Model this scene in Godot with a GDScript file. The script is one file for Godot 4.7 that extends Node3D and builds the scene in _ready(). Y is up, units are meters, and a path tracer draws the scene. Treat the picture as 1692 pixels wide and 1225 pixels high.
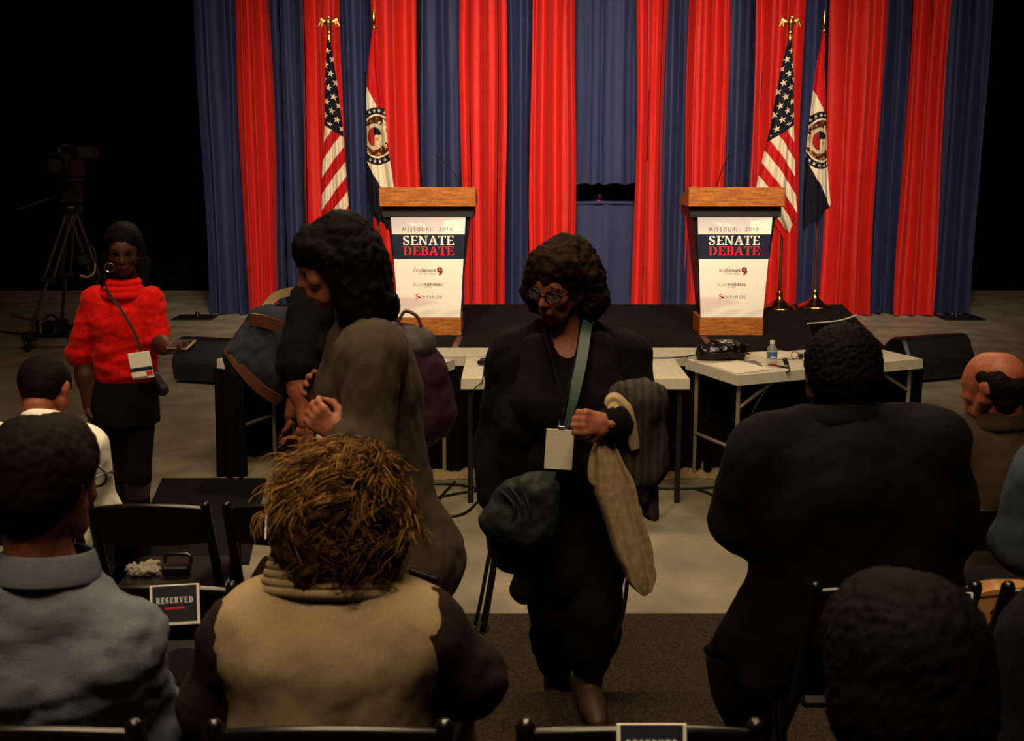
extends Node3D
# A senate-debate stage seen from the raked seating. Camera at (0, H, 0), looking to -z and down.
const H := 2.15
const PITCH := 10.6
const FOC := 2000.0
const TIER1 := 0.15
const TIER2 := 0.28
const TIER3 := 0.37
const TIER4 := 0.52
const PLAT := 0.61
const TABLE := 0.78
var M := {}
var counts := {}
var sp := sin(deg_to_rad(PITCH))
var cp := cos(deg_to_rad(PITCH))

func _ready():
	# ---- camera, world, exposure, lamps -------------------------------------------------
	var cam := Camera3D.new(); cam.name = "camera"
	cam.fov = rad_to_deg(2.0 * atan(612.5 / FOC)); cam.near = 0.05; cam.far = 60.0
	cam.position = Vector3(0, H, 0); cam.rotation_degrees = Vector3(-PITCH, 0, 0)
	var lens := CameraAttributesPhysical.new()
	lens.frustum_focal_length = 12.0 / (612.5 / FOC); lens.frustum_focus_distance = 9.0; lens.exposure_aperture = 8.0
	lens.frustum_near = 0.05; lens.frustum_far = 60.0
	cam.attributes = lens
	add_child(cam); cam.current = true
	var we := WorldEnvironment.new(); we.name = "world_environment"
	var env := Environment.new()
	env.background_mode = Environment.BG_COLOR; env.background_color = Color(0, 0, 0)
	env.tonemap_mode = Environment.TONE_MAPPER_LINEAR; env.tonemap_exposure = 1.0
	env.sdfgi_enabled = true; env.ssao_enabled = true; env.ssil_enabled = true
	we.environment = env; add_child(we)
	make_materials()
	stage_lamps()
	room()
	curtains()
	stage()
	tables()
	broadcast_camera()
	floor_speakers()
	seating()
	audience()
	walkers()
	clutter()

# ---- pixels of the 1692x1225 frame to places at a known distance ---------------------------
func P(u: float, v: float, d: float) -> Vector3:
	var y := (v - 612.5) / FOC
	var t := d / (cp - y * sp)
	return Vector3((u - 846.0) / FOC * t, H - t * (sp + y * cp), -d)
func G(u: float, v: float, y0: float) -> Vector3:
	var y := (v - 612.5) / FOC
	var t := (H - y0) / (sp + y * cp)
	return Vector3((u - 846.0) / FOC * t, y0, -t * (cp - y * sp))

# ---- nodes ----------------------------------------------------------------------------------
func numbered(called: String) -> String:
	var n: int = counts.get(called, 0)
	counts[called] = n + 1
	return called if n == 0 else "%s_%03d" % [called, n]
func tag(o: Node3D, label: String, category: String = "", group: String = "", kind: String = "") -> Node3D:
	if label: o.set_meta("label", label)
	if category: o.set_meta("category", category)
	if group: o.set_meta("group", group)
	if kind: o.set_meta("kind", kind)
	return o
func thing(called: String, label: String, category: String, at := Vector3.ZERO, turn := 0.0, group := "") -> Node3D:
	var o := Node3D.new(); o.name = numbered(called); add_child(o)
	o.position = at; o.rotation.y = turn
	return tag(o, label, category, group)
func part(called: String, mesh: Mesh, mat: Material, parent: Node = null) -> MeshInstance3D:
	var o := MeshInstance3D.new(); o.mesh = mesh; o.material_override = null
	if mesh is ArrayMesh:
		for i in mesh.get_surface_count(): mesh.surface_set_material(i, mat)
	elif mesh is PrimitiveMesh: mesh.material = mat
	if parent == null:
		o.name = numbered(called); add_child(o)
	else:
		o.name = called; parent.add_child(o, true)
	return o
func struct(called: String, mesh: Mesh, mat: Material, label := "", parent: Node = null) -> MeshInstance3D:
	var o := MeshInstance3D.new(); o.mesh = mesh
	mesh.surface_set_material(0, mat)
	o.name = called; (parent if parent else self).add_child(o, true)
	o.set_meta("kind", "structure")
	if label: o.set_meta("label", label)
	return o
func copy_of(src: Node3D, label: String, at: Vector3, turn := 0.0, group := "") -> Node3D:
	var base := RegEx.create_from_string("_\\d{3}$").sub(String(src.name), "")
	var c: Node3D = src.duplicate(); c.name = numbered(base); add_child(c)
	c.position = at; c.rotation.y = turn; c.set_meta("label", label)
	if group: c.set_meta("group", group)
	return c

# ---- mesh builder ---------------------------------------------------------------------------
class MB:
	var v := PackedVector3Array()
	var n := PackedVector3Array()
	var uv := PackedVector2Array()
	var ix := PackedInt32Array()
	var uvs := false
	func tri(a: Vector3, b: Vector3, c: Vector3, out: Vector3) -> void:
		var nn := (b - a).cross(c - a)
		if nn.length_squared() < 1e-16: return
		nn = nn.normalized()
		if nn.dot(out) < 0: nn = -nn
		var k := v.size()
		if (b - a).cross(c - a).dot(nn) > 0: v.append_array([a, c, b])
		else: v.append_array([a, b, c])
		n.append_array([nn, nn, nn]); uv.append_array([Vector2(), Vector2(), Vector2()])
		ix.append_array([k, k + 1, k + 2])
	func quad(a: Vector3, b: Vector3, c: Vector3, d: Vector3, out: Vector3) -> void:
		tri(a, b, c, out); tri(a, c, d, out)
	func face(pts: Array, out: Vector3) -> void:
		for i in range(1, pts.size() - 1): tri(pts[0], pts[i], pts[i + 1], out)
	# a box with chamfered edges
	func box(c: Vector3, s: Vector3, ch := 0.004, b := Basis()) -> MB:
		var h := s * 0.5
		ch = minf(ch, minf(h.x, minf(h.y, h.z)) * 0.9)
		var q := func(x: float, y: float, z: float, ax: int) -> Vector3:
			var p := Vector3(x * (h.x - (0.0 if ax == 0 else ch)), y * (h.y - (0.0 if ax == 1 else ch)), z * (h.z - (0.0 if ax == 2 else ch)))
			return c + b * p
		for s1 in [-1.0, 1.0]:
			quad(q.call(s1, -1, -1, 0), q.call(s1, 1, -1, 0), q.call(s1, 1, 1, 0), q.call(s1, -1, 1, 0), b.x * s1)
			quad(q.call(-1, s1, -1, 1), q.call(1, s1, -1, 1), q.call(1, s1, 1, 1), q.call(-1, s1, 1, 1), b.y * s1)
			quad(q.call(-1, -1, s1, 2), q.call(1, -1, s1, 2), q.call(1, 1, s1, 2), q.call(-1, 1, s1, 2), b.z * s1)
			for s2 in [-1.0, 1.0]:
				quad(q.call(s1, s2, -1, 0), q.call(s1, s2, 1, 0), q.call(s1, s2, 1, 1), q.call(s1, s2, -1, 1), b.x * s1 + b.y * s2)
				quad(q.call(s1, -1, s2, 0), q.call(s1, 1, s2, 0), q.call(s1, 1, s2, 2), q.call(s1, -1, s2, 2), b.x * s1 + b.z * s2)
				quad(q.call(-1, s1, s2, 1), q.call(1, s1, s2, 1), q.call(1, s1, s2, 2), q.call(-1, s1, s2, 2), b.y * s1 + b.z * s2)
				for s3 in [-1.0, 1.0]:
					tri(q.call(s1, s2, s3, 0), q.call(s1, s2, s3, 1), q.call(s1, s2, s3, 2), b.x * s1 + b.y * s2 + b.z * s3)
		return self
	# a prism: bottom ring and top ring of the same number of points, sides between them
	func prism(lo: Array, hi: Array) -> MB:
		var mid := Vector3.ZERO
		for p in lo: mid += p
		for p in hi: mid += p
		mid /= lo.size() + hi.size()
		var cl := Vector3.ZERO
		var chh := Vector3.ZERO
		for p in lo: cl += p
		for p in hi: chh += p
		cl /= lo.size(); chh /= hi.size()
		face(lo, cl - chh); face(hi, chh - cl)
		for i in lo.size():
			var j := (i + 1) % lo.size()
			quad(lo[i], lo[j], hi[j], hi[i], (lo[i] + lo[j] + hi[i] + hi[j]) / 4.0 - mid)
		return self
	# round rings joined by smooth sides; frame gives each ring's two axes
	func rings(centres: Array, ax: Array, ay: Array, sides: int, caps := true) -> MB:
		var k := v.size()
		var m := centres.size()
		for i in m:
			var i0 := maxi(i - 1, 0)
			var i1 := mini(i + 1, m - 1)
			for j in sides:
				var a := TAU * j / sides
				var p: Vector3 = centres[i] + ax[i] * cos(a) + ay[i] * sin(a)
				v.append(p)
				var along: Vector3 = (centres[i1] + ax[i1] * cos(a) + ay[i1] * sin(a)) - (centres[i0] + ax[i0] * cos(a) + ay[i0] * sin(a))
				var rnd: Vector3 = ay[i] * cos(a) - ax[i] * sin(a)
				if rnd.length_squared() < 1e-14: rnd = ay[i0] * cos(a) - ax[i0] * sin(a) if i > 0 else ay[i1] * cos(a) - ax[i1] * sin(a)
				var nn := rnd.cross(along)
				if nn.length_squared() < 1e-18: nn = p - centres[i]
				nn = nn.normalized()
				if nn.dot(p - (centres[i0] + centres[i1]) * 0.5) < -1e-7: nn = -nn
				n.append(nn); uv.append(Vector2(float(j) / sides, float(i) / maxf(1, m - 1)))
		for i in m - 1:
			for j in sides:
				var a := k + i * sides + j
				var b := k + i * sides + (j + 1) % sides
				var c := b + sides
				var d := a + sides
				if (v[b] - v[a]).cross(v[d] - v[a]).dot(n[a]) > 0: ix.append_array([a, d, b, b, d, c])
				else: ix.append_array([a, b, d, b, c, d])
		if caps:
			for e in [0, m - 1]:
				var out: Vector3 = centres[0] - centres[1] if e == 0 else centres[m - 1] - centres[m - 2]
				var ring := []
				for j in sides: ring.append(v[k + e * sides + j])
				face(ring, out)
		return self
	func tube(pts: Array, radii, sides := 8, caps := true, flat := 1.0, hint := Vector3.UP) -> MB:
		var ax := []
		var ay := []
		var m := pts.size()
		var last := Vector3.ZERO
		for i in m:
			var t: Vector3 = (pts[mini(i + 1, m - 1)] - pts[maxi(i - 1, 0)]).normalized()
			var hh := hint if last == Vector3.ZERO else last
			var y := hh - t * hh.dot(t)
			if y.length() < 0.05:
				hh = Vector3.RIGHT if absf(t.x) < 0.8 else Vector3.BACK
				y = hh - t * hh.dot(t)
			y = y.normalized(); last = y
			var x := t.cross(y).normalized()
			var r: float = radii[i] if radii is Array else radii
			ax.append(x * r); ay.append(y * r * flat)
		return rings(pts, ax, ay, sides, caps)
	func lathe(c: Vector3, prof: Array, sides := 24, up := Vector3.UP, sx := 1.0) -> MB:
		var cs := []
		var ax := []
		var ay := []
		var x := up.cross(Vector3.FORWARD if absf(up.z) < 0.9 else Vector3.UP).normalized()
		var y := up.cross(x).normalized()
		for p in prof:
			cs.append(c + up * p.y); ax.append(x * maxf(p.x, 1e-4) * sx); ay.append(y * maxf(p.x, 1e-4))
		return rings(cs, ax, ay, sides, true)
	# an open sheet of points, rows by columns, smooth
	func sheet(rows: Array, out: Vector3) -> MB:
		uvs = true
		var k := v.size()
		var nr := rows.size()
		var nc: int = rows[0].size()
		for i in nr:
			for j in nc:
				var du: Vector3 = rows[i][mini(j + 1, nc - 1)] - rows[i][maxi(j - 1, 0)]
				var dv: Vector3 = rows[mini(i + 1, nr - 1)][j] - rows[maxi(i - 1, 0)][j]
				var nn := du.cross(dv).normalized()
				if nn.dot(out) < 0: nn = -nn
				v.append(rows[i][j]); n.append(nn); uv.append(Vector2(float(j) / (nc - 1), float(i) / (nr - 1)))
		for i in nr - 1:
			for j in nc - 1:
				var a := k + i * nc + j
				var b := a + 1
				var d := a + nc
				var c := d + 1
				if (v[b] - v[a]).cross(v[d] - v[a]).dot(n[a]) > 0: ix.append_array([a, d, b, b, d, c])
				else: ix.append_array([a, b, d, b, c, d])
		return self
	# a flat strip of rectangular section along points
	func strap(pts: Array, width: float, thick: float, face_to: Vector3) -> MB:
		var m := pts.size()
		var r := []
		for i in m:
			var t: Vector3 = (pts[mini(i + 1, m - 1)] - pts[maxi(i - 1, 0)]).normalized()
			var x := t.cross(face_to).normalized() * width * 0.5
			var z := x.cross(t).normalized() * thick * 0.5
			r.append([pts[i] - x - z, pts[i] + x - z, pts[i] + x + z, pts[i] - x + z])
		for i in m - 1:
			for j in 4:
				var j2 := (j + 1) % 4
				quad(r[i][j], r[i][j2], r[i + 1][j2], r[i + 1][j], (r[i][j] + r[i][j2]) * 0.5 - pts[i])
		face(r[0], pts[0] - pts[1]); face(r[m - 1], pts[m - 1] - pts[m - 2])
		return self
	func add(arr: Array, move := Vector3.ZERO) -> MB:
		var k := v.size()
		for p in arr[0]: v.append(p + move)
		n.append_array(arr[1])
		for i in arr[0].size(): uv.append(Vector2())
		for i in arr[2]: ix.append(i + k)
		return self
	func mesh() -> ArrayMesh:
		var a := []; a.resize(Mesh.ARRAY_MAX)
		a[Mesh.ARRAY_VERTEX] = v; a[Mesh.ARRAY_NORMAL] = n; a[Mesh.ARRAY_INDEX] = ix
		if uvs: a[Mesh.ARRAY_TEX_UV] = uv
		var m := ArrayMesh.new(); m.add_surface_from_arrays(Mesh.PRIMITIVE_TRIANGLES, a)
		return m

func spline(pts: Array, per := 6) -> Array:
	var out := []
	var m := pts.size()
	for i in m - 1:
		for k in per:
			out.append(pts[i].cubic_interpolate(pts[i + 1], pts[maxi(i - 1, 0)], pts[mini(i + 2, m - 1)], float(k) / per))
	out.append(pts[m - 1])
	return out

# ---- smooth bodies: distance to tapered capsules on a grid, meshed as surface nets ------------
# a capsule: [a, b, ra, rb, axis, factor]; factor < 1 thins it along axis
func c(a: Vector3, b: Vector3, ra: float, rb: float, axis := Vector3.ZERO, f := 1.0) -> Array:
	return [a, b, ra, rb, axis, f]
func cutout(a: Vector3, b: Vector3, ra: float, rb: float) -> Array:
	return [a, b, ra, rb, Vector3.ZERO, 1.0, true]
func blob(prims: Array, cell: float, k: float, amp := 0.0, freq := 8.0, sd := 1, stretch := Vector3.ONE) -> Array:
	var lo := Vector3(1e9, 1e9, 1e9)
	var hi := -lo
	for p in prims:
		if p.size() > 6: continue
		var r: float = maxf(p[2], p[3]) * maxf(1.0, p[5]) + k * 0.3 + cell * 2.0
		for q in [p[0], p[1]]:
			lo = lo.min(q - Vector3(r, r, r)); hi = hi.max(q + Vector3(r, r, r))
	var nx := int((hi.x - lo.x) / cell) + 2
	var ny := int((hi.y - lo.y) / cell) + 2
	var nz := int((hi.z - lo.z) / cell) + 2
	var g := PackedFloat32Array(); g.resize(nx * ny * nz); g.fill(9.0)
	for p in prims:
		var a: Vector3 = p[0]
		var ax: Vector3 = p[4]
		var st: float = 1.0 / p[5] - 1.0
		var ba: Vector3 = p[1] - a
		var flat := ax != Vector3.ZERO
		var cut: bool = p.size() > 6
		if flat: ba += ax * (ba.dot(ax) * st)
		var bb := maxf(ba.length_squared(), 1e-10)
		var ra: float = p[2]
		var dr: float = p[3] - ra
		var sc: float = minf(1.0, p[5]) * 0.5 + 0.5 if flat else 1.0
		var r: float = maxf(p[2], p[3]) * maxf(1.0, p[5]) + k + cell * 2.0
		var l: Vector3 = ((p[0] as Vector3).min(p[1]) - Vector3(r, r, r) - lo) / cell
		var h: Vector3 = ((p[0] as Vector3).max(p[1]) + Vector3(r, r, r) - lo) / cell
		var z1 := mini(nz - 1, int(h.z) + 1)
		var y1 := mini(ny - 1, int(h.y) + 1)
		var x0 := maxi(0, int(l.x))
		var x1 := mini(nx - 1, int(h.x) + 1)
		var ik := 1.0 / k
		for iz in range(maxi(0, int(l.z)), z1 + 1):
			for iy in range(maxi(0, int(l.y)), y1 + 1):
				var at := (iz * ny + iy) * nx
				for i in range(x0, x1 + 1):
					var q := Vector3(lo.x + i * cell, lo.y + iy * cell, lo.z + iz * cell) - a
					if flat: q += ax * (q.dot(ax) * st)
					var t := clampf(q.dot(ba) / bb, 0.0, 1.0)
					var d := ((q - ba * t).length() - ra - dr * t) * sc
					var o := g[at + i]
					if cut:
						var e2 := 1.0 - absf(-d - o) / 0.006
						g[at + i] = (maxf(-d, o) + e2 * e2 * 0.0015) if e2 > 0.0 else maxf(-d, o)
						continue
					var e := 1.0 - absf(d - o) * ik
					g[at + i] = (minf(d, o) - e * e * k * 0.25) if e > 0.0 else minf(d, o)
	var idx := PackedInt32Array(); idx.resize(nx * ny * nz); idx.fill(-1)
	var vs := PackedVector3Array()
	var cells := PackedInt32Array()
	var sy := nx
	var sz := nx * ny
	var off := [0, 1, sy, sy + 1, sz, sz + 1, sz + sy, sz + sy + 1]
	var lim := cell * 4.0
	for iz in nz - 1:
		for iy in ny - 1:
			var at := (iz * ny + iy) * nx
			for i in nx - 1:
				var o := at + i
				var g0 := g[o]
				if g0 > lim or g0 < -lim: continue
				var g1 := g[o + 1]
				var g2 := g[o + sy]
				var g3 := g[o + sy + 1]
				var g4 := g[o + sz]
				var g5 := g[o + sz + 1]
				var g6 := g[o + sz + sy]
				var g7 := g[o + sz + sy + 1]
				var inside := int(g0 < 0) + int(g1 < 0) + int(g2 < 0) + int(g3 < 0) + int(g4 < 0) + int(g5 < 0) + int(g6 < 0) + int(g7 < 0)
				if inside == 0 or inside == 8: continue
				var s := Vector3.ZERO
				var m := 0
				if (g0 < 0) != (g1 < 0): s += Vector3(g0 / (g0 - g1), 0, 0); m += 1
				if (g2 < 0) != (g3 < 0): s += Vector3(g2 / (g2 - g3), 1, 0); m += 1
				if (g4 < 0) != (g5 < 0): s += Vector3(g4 / (g4 - g5), 0, 1); m += 1
				if (g6 < 0) != (g7 < 0): s += Vector3(g6 / (g6 - g7), 1, 1); m += 1
				if (g0 < 0) != (g2 < 0): s += Vector3(0, g0 / (g0 - g2), 0); m += 1
				if (g1 < 0) != (g3 < 0): s += Vector3(1, g1 / (g1 - g3), 0); m += 1
				if (g4 < 0) != (g6 < 0): s += Vector3(0, g4 / (g4 - g6), 1); m += 1
				if (g5 < 0) != (g7 < 0): s += Vector3(1, g5 / (g5 - g7), 1); m += 1
				if (g0 < 0) != (g4 < 0): s += Vector3(0, 0, g0 / (g0 - g4)); m += 1
				if (g1 < 0) != (g5 < 0): s += Vector3(1, 0, g1 / (g1 - g5)); m += 1
				if (g2 < 0) != (g6 < 0): s += Vector3(0, 1, g2 / (g2 - g6)); m += 1
				if (g3 < 0) != (g7 < 0): s += Vector3(1, 1, g3 / (g3 - g7)); m += 1
				idx[o] = vs.size()
				cells.append(o)
				vs.append(lo + (Vector3(i, iy, iz) + s / m) * cell)
	var tri := PackedInt32Array()
	var nrm := PackedVector3Array(); nrm.resize(vs.size())
	for o in cells:
		var a := g[o] < 0
		for ax in 3:
			var step: int = [1, sy, sz][ax]
			var u: int = [sy, sz, 1][ax]
			var w: int = [sz, 1, sy][ax]
			if a == (g[o + step] < 0): continue
			if o - u - w < 0: continue
			var q0 := idx[o]
			var q1 := idx[o - u]
			var q2 := idx[o - u - w]
			var q3 := idx[o - w]
			if q1 < 0 or q2 < 0 or q3 < 0: continue
			if a: tri.append_array([q0, q2, q1, q0, q3, q2])
			else: tri.append_array([q0, q1, q2, q0, q2, q3])
	if amp > 0.0:
		_normals(vs, tri, nrm)
		var nz_ := FastNoiseLite.new(); nz_.seed = sd; nz_.frequency = 1.0; nz_.fractal_octaves = 3
		for i in vs.size():
			var q := (vs[i]) * freq * stretch
			vs[i] += nrm[i] * nz_.get_noise_3d(q.x, q.y, q.z) * amp
	_normals(vs, tri, nrm)
	return [vs, nrm, tri]
func _normals(vs: PackedVector3Array, tri: PackedInt32Array, nrm: PackedVector3Array) -> void:
	nrm.fill(Vector3.ZERO)
	for t in range(0, tri.size(), 3):
		var a := tri[t]
		var b := tri[t + 1]
		var d := tri[t + 2]
		var f := (vs[d] - vs[a]).cross(vs[b] - vs[a])
		nrm[a] += f; nrm[b] += f; nrm[d] += f
	for i in nrm.size(): nrm[i] = nrm[i].normalized()
func bm(arrs: Array, at := Vector3.ZERO) -> ArrayMesh:
	var m := MB.new()
	for a in arrs: m.add(a, -at)
	return m.mesh()

# ---- materials ------------------------------------------------------------------------------
func grey_noise(sd: int, freq: float, lo: float, hi: float, size := 256, kind := 0) -> ImageTexture:
	var f := FastNoiseLite.new(); f.seed = sd; f.frequency = freq; f.fractal_octaves = 4
	if kind == 1: f.noise_type = FastNoiseLite.TYPE_VALUE
	var im := f.get_seamless_image(size, size, false, false, 0.15)
	im.convert(Image.FORMAT_RGB8)
	for y in size:
		for x in size:
			var t := lerpf(lo, hi, im.get_pixel(x, y).r)
			im.set_pixel(x, y, Color(t, t, t))
	return ImageTexture.create_from_image(im)
func weave_normal(step: int, size := 128) -> ImageTexture:
	var im := Image.create(size, size, false, Image.FORMAT_RGB8)
	for y in size:
		for x in size:
			var a := absf(sin(PI * x / step))
			var b := absf(sin(PI * y / step))
			var t := a if ((x / step + y / step) % 2 == 0) else b
			im.set_pixel(x, y, Color(t, t, t))
	im.bump_map_to_normal_map(2.0)
	return ImageTexture.create_from_image(im)
func mat(col: Color, rough := 0.8, metal := 0.0, spec := 0.5) -> StandardMaterial3D:
	var m := StandardMaterial3D.new()
	m.albedo_color = col; m.roughness = rough; m.metallic = metal; m.metallic_specular = spec
	m.cull_mode = BaseMaterial3D.CULL_DISABLED
	return m
func cloth(col: Color, tex: Texture2D, scale := 4.0, rough := 0.9, rim := 0.0, weave := true) -> StandardMaterial3D:
	var m := mat(col, rough, 0.0, 0.25)
	m.albedo_texture = tex; m.uv1_triplanar = true; m.uv1_scale = Vector3.ONE * scale
	if weave:
		m.normal_enabled = true; m.normal_texture = M.weave; m.normal_scale = 0.25
	if rim > 0.0: m.rim_enabled = true; m.rim = rim
	return m
func make_materials() -> void:
	M.weave = weave_normal(2)
	M.n_soft = grey_noise(3, 0.02, 0.72, 1.0)
	M.n_fine = grey_noise(5, 0.12, 0.78, 1.0)
	M.n_pale = grey_noise(7, 0.02, 0.90, 1.0)
	M.n_speck = grey_noise(9, 0.45, 0.25, 1.0, 256, 1)
	# setting
	M.black_wall = mat(Color(0.035, 0.035, 0.035), 0.95, 0, 0.1)
	M.floor = cloth(Color(0.60, 0.56, 0.48), M.n_soft, 0.35, 0.55, 0, false); M.floor.metallic_specular = 0.4; M.floor.uv1_world_triplanar = true
	M.carpet = cloth(Color(0.30, 0.245, 0.19), M.n_speck, 2.2, 1.0, 0, false); M.carpet.uv1_world_triplanar = true
	M.stage_carpet = cloth(Color(0.075, 0.066, 0.06), M.n_fine, 3.0, 0.95, 0, false)
	M.mat_rubber = cloth(Color(0.085, 0.08, 0.075), M.n_fine, 2.0, 0.85, 0, false)
	# drapes
	M.red = cloth(Color(0.77, 0.092, 0.055), M.n_pale, 2.5, 0.55, 0.25); M.red.metallic_specular = 0.4
	M.blue = cloth(Color(0.135, 0.16, 0.32), M.n_pale, 2.5, 0.6, 0.2); M.blue.metallic_specular = 0.4
	M.skirt = cloth(Color(0.03, 0.03, 0.032), M.n_soft, 3.0, 0.9)
	# wood, metal, plastic
	M.wood = wood(Color(0.68, 0.42, 0.18), Color(0.47, 0.25, 0.09))
	M.pole_wood = mat(Color(0.28, 0.12, 0.05), 0.4)
	M.brass = mat(Color(0.95, 0.72, 0.32), 0.22, 1.0)
	M.old_brass = mat(Color(0.66, 0.50, 0.26), 0.4, 1.0)
	M.steel = mat(Color(0.7, 0.7, 0.7), 0.3, 1.0)
	M.beige_metal = mat(Color(0.52, 0.48, 0.40), 0.45, 0.0)
	M.tripod_metal = mat(Color(0.42, 0.38, 0.33), 0.35, 0.9)
	M.black_plastic = mat(Color(0.035, 0.035, 0.038), 0.5)
	M.black_gloss = mat(Color(0.028, 0.027, 0.027), 0.28)
	M.chair = mat(Color(0.022, 0.021, 0.02), 0.3)
	M.dark_metal = mat(Color(0.09, 0.09, 0.09), 0.4, 0.6)
	M.badge_card = mat(Color(0.80, 0.76, 0.68), 0.7)
	M.camera_body = mat(Color(0.075, 0.075, 0.075), 0.6, 0, 0.3)
	M.white_table = cloth(Color(0.86, 0.84, 0.78), M.n_pale, 3.0, 0.7, 0, false)
	M.paper = mat(Color(0.93, 0.90, 0.84), 0.8)
	M.white = mat(Color(0.88, 0.86, 0.82), 0.7)
	M.navy_print = mat(Color(0.09, 0.10, 0.17), 0.6)
	M.red_print = mat(Color(0.78, 0.13, 0.14), 0.6)
	M.dark_print = mat(Color(0.16, 0.13, 0.12), 0.7)
	M.grey_print = mat(Color(0.45, 0.42, 0.38), 0.7)
	M.maroon_print = mat(Color(0.52, 0.07, 0.06), 0.6)
	# clothes
	M.knit_red = cloth(Color(0.86, 0.072, 0.045), M.n_soft, 5, 0.9, 0.2)
	M.black_cloth = cloth(Color(0.036, 0.034, 0.033), M.n_soft, 5, 0.95)
	M.suit = cloth(Color(0.024, 0.024, 0.031), M.n_soft, 5, 0.9)
	M.tunic = cloth(Color(0.06, 0.047, 0.043), M.n_soft, 5, 0.95)
	M.white_shirt = cloth(Color(0.95, 0.92, 0.86), M.n_pale, 4, 0.85)
	M.blue_shirt = cloth(Color(0.375, 0.405, 0.445), M.n_fine, 6, 0.9)
	M.denim_sleeve = cloth(Color(0.21, 0.25, 0.31), M.n_fine, 6, 0.9)
	M.vest = cloth(Color(0.60, 0.52, 0.40), M.n_fine, 7, 0.95)
	M.vest_collar = cloth(Color(0.56, 0.48, 0.36), M.n_fine, 9, 0.95)
	M.brown_knit = cloth(Color(0.135, 0.095, 0.08), M.n_soft, 5, 0.95)
	M.cardigan = cloth(Color(0.265, 0.22, 0.172), M.n_fine, 6, 0.95, 0.1)
	M.jeans = cloth(Color(0.16, 0.20, 0.27), M.n_fine, 5, 0.9)
	M.purple = cloth(Color(0.20, 0.085, 0.17), M.n_soft, 5, 0.7)
	M.bag_denim = cloth(Color(0.17, 0.185, 0.22), M.n_fine, 4, 0.8)
	M.brown_leather = mat(Color(0.30, 0.15, 0.075), 0.5)
	M.tan_leather = mat(Color(0.66, 0.47, 0.27), 0.5)
	M.teal = cloth(Color(0.15, 0.175, 0.16), M.n_soft, 4, 0.6, 0.0, false)
	M.teal_strap = mat(Color(0.21, 0.29, 0.26), 0.5)
	M.cream = cloth(Color(0.72, 0.62, 0.47), M.n_soft, 6, 0.95)
	M.grey_knit = stripes(Color(0.17, 0.16, 0.15), Color(0.25, 0.235, 0.21))
	M.olive_jacket = cloth(Color(0.21, 0.165, 0.11), M.n_fine, 6, 0.95)
	M.boot_brown = mat(Color(0.24, 0.16, 0.11), 0.6)
	M.boot_black = mat(Color(0.03, 0.028, 0.026), 0.45)
	# people
	M.skin_dark = skin(Color(0.27, 0.135, 0.085))
	M.skin_fair = skin(Color(0.60, 0.35, 0.25))
	M.skin_ruddy = skin(Color(0.62, 0.34, 0.235))
	M.skin_brown = skin(Color(0.42, 0.25, 0.17))
	M.hair_black = hair_mat(Color(0.028, 0.022, 0.02))
	M.hair_dark = hair_mat(Color(0.075, 0.045, 0.03))
	M.hair_brown = hair_mat(Color(0.13, 0.08, 0.05))
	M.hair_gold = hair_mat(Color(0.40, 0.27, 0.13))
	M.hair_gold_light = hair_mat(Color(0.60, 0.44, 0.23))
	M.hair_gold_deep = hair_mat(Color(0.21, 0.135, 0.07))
	M.eye_white = mat(Color(0.55, 0.50, 0.46), 0.35)
	M.iris = mat(Color(0.06, 0.035, 0.02), 0.2)
	M.lips = mat(Color(0.45, 0.16, 0.13), 0.5)
	M.lips_fair = mat(Color(0.62, 0.27, 0.22), 0.5)
	M.silver = mat(Color(0.8, 0.8, 0.82), 0.2, 1.0)
	M.glass = mat(Color(0.9, 0.9, 0.9, 0.04), 0.05, 0.0, 0.2); M.glass.transparency = BaseMaterial3D.TRANSPARENCY_ALPHA
	M.bottle = mat(Color(0.92, 0.93, 0.92, 0.22), 0.08); M.bottle.transparency = BaseMaterial3D.TRANSPARENCY_ALPHA
	M.panel_glow = mat(Color(1, 0.9, 0.75), 0.6); M.panel_glow.emission_enabled = true; M.panel_glow.emission = Color(1, 0.85, 0.65); M.panel_glow.emission_energy_multiplier = 0.3
	M.lamp_glow = mat(Color(1, 0.9, 0.75), 0.3); M.lamp_glow.emission_enabled = true; M.lamp_glow.emission = Color(1.0, 0.85, 0.62); M.lamp_glow.emission_energy_multiplier = 2.0
func skin(col: Color) -> StandardMaterial3D:
	var m := mat(col, 0.55, 0, 0.4)
	m.albedo_texture = M.n_soft; m.uv1_triplanar = true; m.uv1_scale = Vector3.ONE * 9.0
	m.subsurf_scatter_enabled = true; m.subsurf_scatter_strength = 0.15
	return m
func hair_mat(col: Color) -> StandardMaterial3D:
	var m := mat(col, 0.75, 0, 0.18)
	m.albedo_texture = M.n_fine; m.uv1_triplanar = true; m.uv1_scale = Vector3(14, 3, 14)
	return m
func stripes(a: Color, b: Color) -> StandardMaterial3D:
	var im := Image.create(64, 64, false, Image.FORMAT_RGB8)
	var r := RandomNumberGenerator.new(); r.seed = 4
	for x in 64:
		var t := (0.5 + 0.5 * sin(TAU * x / 8.0)) * r.randf_range(0.6, 1.0)
		for y in 64: im.set_pixel(x, y, a.lerp(b, t * r.randf_range(0.8, 1.0)))
	var m := mat(Color.WHITE, 0.95, 0, 0.2)
	m.albedo_texture = ImageTexture.create_from_image(im); m.uv1_triplanar = true; m.uv1_scale = Vector3.ONE * 5.0
	return m
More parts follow.
